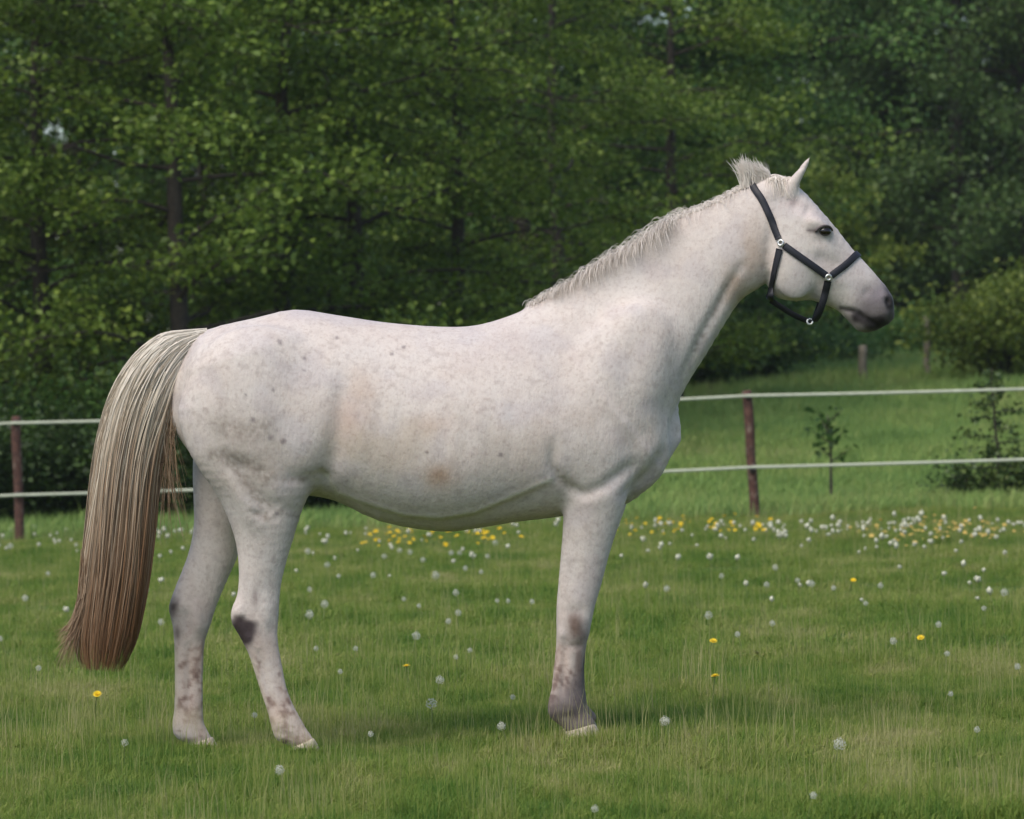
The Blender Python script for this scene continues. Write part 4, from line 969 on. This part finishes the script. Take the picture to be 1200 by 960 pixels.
for _ in range(46):
    d = rng.normal(0, 1, 3); d /= np.linalg.norm(d); e = np.cross(d, rng.normal(0, 1, 3)); e /= np.linalg.norm(e); f = np.cross(d, e); c = np.array([0, 0, CH]) + d*rng.uniform(0.010, 0.021)
    small_clock.add([c+e*0.008, c-e*0.005+f*0.007, c-e*0.005-f*0.007, c+d*0.004], t=[(0, 1, 3), (1, 2, 3), (2, 0, 3)])
small_clock.tube([(-.02, 0, 0), (-.01, 0, CH*0.5), (0, 0, CH)], 0.0025, 4, a=1.0, cap=False)
m, nt, b = new_mat('small_clock'); M['small_clock'] = m
a = N(nt, 'ShaderNodeAttribute', attribute_name='tone').outputs['Fac']; nt.links.new(ramp(nt, [(0.4, (0.66, 0.65, 0.51)), (0.6, (0.16, 0.20, 0.06))], a), b.inputs['Base Color']); b.inputs['Roughness'].default_value = 0.8
sc_m = small_clock.mesh('small_clock', False); sc_m.materials.append(M['small_clock'])
def dandelion(u_, v_, px, label, group, ragged=False):
    """seed head centre at pixel (u,v), px wide in the photo"""
    g = ground(u_, v_, 0.11); x, y = g.x, g.y; z = float(terr(x, y)); D = y+16
    r = px*0.42/F_PX*D; s = min(1.6, max(0.55, r/0.021))
    o = empty('dandelion', (x, y, z-0.13*s+0.11), label, 'dandelion', group); o.scale = (s, s, s); o.rotation_euler = (rng.normal(0, .06), rng.normal(0, .06), rng.uniform(0, 6.28))
    obj('seed_head', ragged_m if ragged else clock_m[int(rng.integers(2))], None, o); obj('stem', stem_m, None, o)
big = [(328, 902, 15, "large white dandelion clock in the grass right below the near hind hoof"), (982, 872, 19, 'largest white dandelion clock, alone in the lower right grass'), (779, 845, 15, "white dandelion clock a little right of the front hoof"), (589, 850, 13, "white dandelion clock a little left of the front hoof"),
       (514, 797, 13, 'crisp white dandelion clock midway between hind and front hooves'), (501, 824, 18, 'ragged greyish dandelion clock midway between hind and front hooves', True), (380, 708, 12, 'right one of the dandelion pair beside the near hock'), (362, 720, 13, 'left one of the dandelion pair beside the near hock'),
       (485, 745, 13, "white dandelion clock under the middle of the horse's belly"), (827, 721, 12, 'white dandelion clock in the grass under the right fence post'), (1173, 694, 12, 'white dandelion clock near the right edge, below the young conifer'), (1047, 751, 11, 'white dandelion clock left of the yellow flower in the right grass'),
       (30, 701, 10, "white dandelion clock between the left edge and the horse's tail"), (43, 783, 9, "faint dandelion clock left of the tail's brown tip"), (145, 870, 12, "faint dandelion clock left of the far hind hoof", True), (950, 932, 10, 'small pale dandelion clock at the bottom edge on the right')]
for b_ in big: dandelion(b_[0], b_[1], b_[2], b_[3], 'dandelion clocks in the meadow', len(b_) > 4)
mid_pts = [(418, 760, 8), (399, 787, 8), (551, 762, 8), (533, 770, 8), (538, 718, 10), (525, 728, 9), (539, 694, 10), (474, 702, 7), (490, 710, 7), (625, 705, 8), (583, 704, 7), (596, 704, 7), (580, 636, 9), (190, 729, 10), (2, 748, 9), (907, 730, 9), (867, 743, 9), (1015, 707, 8), (1152, 713, 8), (1099, 732, 10), (1112, 766, 9), (1192, 781, 10), (907, 665, 9), (897, 685, 9), (952, 684, 10), (1034, 686, 9), (978, 689, 8), (844, 675, 8), (936, 680, 8), (782, 690, 10), (1116, 813, 8), (1146, 855, 6), (782, 845, 7), (363, 691, 8), (361, 646, 9), (381, 662, 9), (397, 675, 7), (470, 645, 8), (480, 647, 8), (497, 656, 8), (528, 648, 8), (538, 648, 7), (570, 652, 7), (545, 666, 8), (563, 670, 7), (513, 674, 12), (436, 674, 9), (450, 652, 8), (370, 760, 8), (299, 838, 9), (436, 860, 8), (600, 817, 7), (695, 948, 8), (55, 672, 7), (12, 640, 9), (40, 618, 9)]
for (u_, v_, px) in mid_pts: dandelion(u_, v_, px, 'small white dandelion clock in the open meadow, ' + ('left of the hind legs' if u_ < 270 else 'between the hind legs and the front leg' if u_ < 690 else 'right of the front leg, far half' if v_ < 720 else 'right of the front leg, near half'), 'small dandelion clocks in the open meadow')
def where(u_): return 'left of the tail' if u_ < 140 else "between the tail and the horse's hind legs" if u_ < 260 else "under the horse's belly" if u_ < 690 else 'between front leg and right fence post' if u_ < 880 else 'right of the right fence post'
def far_clock(u_, v_, s, label, group):
    g = ground(u_, v_, 0.11); o = obj('dandelion', sc_m); o.location = (g.x, g.y, float(terr(g.x, g.y))-0.01); o.scale = (s*rng.uniform(.75, 1.1), s*rng.uniform(.75, 1.1), s*rng.uniform(.9, 1.35)); o.rotation_euler = (rng.normal(0, .1), rng.normal(0, .1), rng.uniform(0, 6.28)); tag(o, label, 'dandelion', group)
n_far = 0
while n_far < 285:
    u_ = rng.uniform(-10, 1210)
    v_ = 612 - (u_-600)*0.012 + abs(rng.normal(0, 1))*(15 if rng.random() < 0.75 else 50)
    if v_ > 720: continue
    if rng.random() > 0.30 + 0.7*math.exp(-((u_-1020)/200)**2) + 0.5*math.exp(-((u_-150)/130)**2): continue
    far_clock(u_, v_, rng.uniform(0.55, 1.05), 'tiny white dandelion head near the fence, ' + where(u_), 'tiny dandelion heads along the fence'); n_far += 1
def yellow_thing(u_, v_, s, label, group, orange=False):
    g = ground(u_, v_, 0.09); o = empty('yellow_flower', (g.x, g.y, float(terr(g.x, g.y))), label, 'flower', group); o.scale = (s, s, s*rng.uniform(0.8, 1.7)); o.rotation_euler = (rng.normal(0.4, .25), rng.normal(0, .2), 0)
    obj('petals', flower_o if orange else flower_m, None, o); obj('stem', fstem_m, None, o)
for (u_, v_, lb) in [(1080, 741, 'yellow flower in the right grass, right of a white dandelion clock'), (841, 808, 'yellow flower in the grass right of the front leg'), (832, 754, 'yellow flower in the grass below the right fence post'), (998, 680, 'orange-yellow flower in the middle of the right meadow'), (117, 818, "yellow flower below the tip of the horse's tail"), (478, 790, 'single yellow flower left of the crisp dandelion clock')]: yellow_thing(u_, v_, 1.0, lb, 'yellow flowers in the meadow')
for _ in range(110):
    c_ = [(478, 629, 26), (560, 624, 22), (735, 616, 14), (775, 613, 14), (797, 611, 10), (860, 612, 22), (690, 622, 20)][int(rng.choice(7, p=[.34, .16, .12, .10, .08, .14, .06]))]
    yellow_thing(rng.normal(c_[0], c_[2]*1.1), c_[1]+rng.normal(2, 4), rng.uniform(0.6, 1.25), "yellow flower in the clump under the horse's belly" if c_[0] < 640 else 'yellow flower in the clump between front leg and right fence post', 'yellow flowers along the fence')
for _ in range(95):
    yellow_thing(rng.normal(1105, 48), 620+rng.normal(0, 6.0), rng.uniform(0.6, 1.15), 'orange-yellow flower in the dense clump under the right fence end', 'orange-yellow flowers under the right fence end', True)

# ------------------------------------------------------------------ grass: tufts scattered by geometry nodes
def tuft(n, h, w, spread, lean=0.5, stalk=0):
    mb = MB()
    for i_ in range(n):
        r_ = spread*math.sqrt(rng.random()); a_ = rng.uniform(0, 6.283); az = rng.uniform(0, 6.283); hh = h*rng.uniform(0.5, 1.25); ww = w*rng.uniform(0.7, 1.3); ln = abs(rng.normal(0, lean))
        st = stalk and i_ < stalk
        if st: hh *= 2.2; ln *= 0.3; ww *= 0.45
        b_ = np.array([r_*math.cos(a_), r_*math.sin(a_), -0.01]); d = np.array([math.cos(az), math.sin(az), 0]); e = np.array([-math.sin(az+0.6), math.cos(az+0.6), 0])
        m1 = b_ + d*hh*ln*0.25 + np.array([0, 0, hh*0.55]); tip = b_ + d*hh*ln*0.9 + np.array([0, 0, hh*(1-0.25*ln)])
        tn = rng.random()**1.6; tn = 1.7 if st else (tn + (0.8 if rng.random() < 0.09 else 0))
        mb.add([b_-e*ww, b_+e*ww, m1+e*ww*0.8, m1-e*ww*0.8, tip], q=[(0, 1, 2, 3)], t=[(3, 2, 4)], a=[tn*0.6, tn*0.6, tn, tn, tn*1.1])
    return mb
def scatter_object(name, pts, scales, tufts, mat, label, cat):
    """one object whose points become grass tufts"""
    protos = []
    for t_ in tufts:
        me_ = t_.mesh(name+'_tuft', smooth=False); me_.materials.append(mat); protos.append(bpy.data.objects.new(name+'_tuft', me_))
    me_ = bpy.data.meshes.new(name); me_.vertices.add(len(pts)); me_.vertices.foreach_set('co', np.asarray(pts, np.float32).ravel())
    attr(me_, 'size', scales); attr(me_, 'turn', rng.uniform(0, 6.283, len(pts)))
    pick = me_.attributes.new('pick', 'INT', 'POINT'); pick.data.foreach_set('value', rng.integers(0, len(protos), len(pts)).astype(np.int32))
    o = obj(name, me_, mat)
    ng = bpy.data.node_groups.new(name+'_nodes', 'GeometryNodeTree')
    ng.interface.new_socket('Geometry', in_out='INPUT', socket_type='NodeSocketGeometry'); ng.interface.new_socket('Geometry', in_out='OUTPUT', socket_type='NodeSocketGeometry')
    gi = ng.nodes.new('NodeGroupInput'); go = ng.nodes.new('NodeGroupOutput')
    g2i = ng.nodes.new('GeometryNodeGeometryToInstance')
    for pr in reversed(protos):
        oi = ng.nodes.new('GeometryNodeObjectInfo'); oi.inputs['Object'].default_value = pr; oi.inputs['As Instance'].default_value = True
        ng.links.new(oi.outputs['Geometry'], g2i.inputs[0])
    def na(nm, ty):
        n_ = ng.nodes.new('GeometryNodeInputNamedAttribute'); n_.data_type = ty; n_.inputs['Name'].default_value = nm; return n_.outputs[0]
    iop = ng.nodes.new('GeometryNodeInstanceOnPoints')
    ng.links.new(gi.outputs[0], iop.inputs['Points']); ng.links.new(g2i.outputs[0], iop.inputs['Instance'])
    iop.inputs['Pick Instance'].default_value = True; ng.links.new(na('pick', 'INT'), iop.inputs['Instance Index'])
    cx = ng.nodes.new('ShaderNodeCombineXYZ'); ng.links.new(na('turn', 'FLOAT'), cx.inputs[2]); ng.links.new(cx.outputs[0], iop.inputs['Rotation'])
    ng.links.new(na('size', 'FLOAT'), iop.inputs['Scale']); ng.links.new(iop.outputs[0], go.inputs[0])
    md = o.modifiers.new('scatter', 'NODES'); md.node_group = ng
    return tag(o, label, cat, kind='stuff')
def wedge(n, d0, d1, mar=0.35):
    D = np.sqrt(rng.uniform(d0**2, d1**2, n)); x = (rng.uniform(-1, 1, n)*0.1172*(1+mar)*D); y = D-16; return x, y
x1, y1 = wedge(21000, 12.6, 20, 0.8); x2, y2 = wedge(34000, 20, 42, 0.8)
x = np.r_[x1, x2]; y = np.r_[y1, y2]
hn = np.array([mnoise.noise(Vector((a*0.9, b_*0.45, 0))) for a, b_ in zip(x, y)]); hn2 = np.array([mnoise.noise(Vector((a*3, b_*1.5, 5))) for a, b_ in zip(x, y)])
sz = np.clip(0.9+0.45*hn+0.45*hn2, 0.45, 1.7)*np.where(y > 4, 1.1, 1.0)
hx, hy, hs = [], [], []
for (u_, yc) in ((362, -0.145), (240, 0.145), (684, -0.131), (681, 0.131), (336, -0.15), (218, 0.14), (664, -0.13)):
    c = P(u_, 880, yc)
    for _ in range(9): hx.append(c.x+rng.normal(0, 0.06)); hy.append(c.y-rng.uniform(0.06, 0.15)); hs.append(rng.uniform(0.75, 1.15))
x = np.r_[x, hx]; y = np.r_[y, hy]; sz = np.r_[sz, hs]
scatter_object('meadow_grass', np.stack([x, y, terr(x, y)], -1), sz, [tuft(46, 0.066, 0.0017, 0.10, 0.75) for _ in range(7)] + [tuft(40, 0.078, 0.0017, 0.09, 0.6, 2), tuft(34, 0.055, 0.003, 0.10, 0.9), tuft(14, 0.060, 0.009, 0.06, 1.1), tuft(30, 0.085, 0.0016, 0.07, 0.5, 5)], M['grass'], 'short green meadow grass all around the horse', 'grass')
x, y = wedge(13000, 41.4, 62, 0.8); kp = y > 25.95-0.16*x+0.7*np.array([mnoise.noise(Vector((a*0.8, 3, 0))) for a in x])+rng.normal(0, 0.25, len(x)); x, y = x[kp], y[kp]; x3, y3 = wedge(10000, 62, 98, 0.8); x = np.r_[x, x3]; y = np.r_[y, y3]
scatter_object('field_grass', np.stack([x, y, terr(x, y)], -1), np.clip(rng.normal(1.0, 0.2, len(x)), 0.5, 1.7)*np.where(y > 46, 1.3, 1.0), [tuft(48, 0.16, 0.006, 0.28, 0.6) for _ in range(5)], M['field_grass'], 'longer grass of the rising field beyond the fence', 'grass')
# ------------------------------------------------------------------ haze: thin summer air over the whole field
hz = MB(); X0, X1, Y0, Y1, Z0, Z1 = -75, 75, -40, 175, -1.3, 27
hz.add([(X0, Y0, Z0), (X1, Y0, Z0), (X1, Y1, Z0), (X0, Y1, Z0), (X0, Y0, Z1), (X1, Y0, Z1), (X1, Y1, Z1), (X0, Y1, Z1)], [(3, 2, 1, 0), (4, 5, 6, 7), (0, 1, 5, 4), (1, 2, 6, 5), (2, 3, 7, 6), (3, 0, 4, 7)])
m = bpy.data.materials.new('haze'); m.use_nodes = True; nt = m.node_tree; nt.nodes.remove(nt.nodes['Principled BSDF'])
pv = N(nt, 'ShaderNodeVolumePrincipled'); pv.inputs['Color'].default_value = (0.93, 0.95, 0.97, 1); pv.inputs['Density'].default_value = 0.00024; pv.inputs['Anisotropy'].default_value = 0.2
nt.links.new(pv.outputs[0], nt.nodes['Material Output'].inputs['Volume'])
tag(obj('haze', hz.mesh('haze', smooth=False), m), 'thin pale haze of summer air over the meadow and wood', 'haze', kind='stuff')
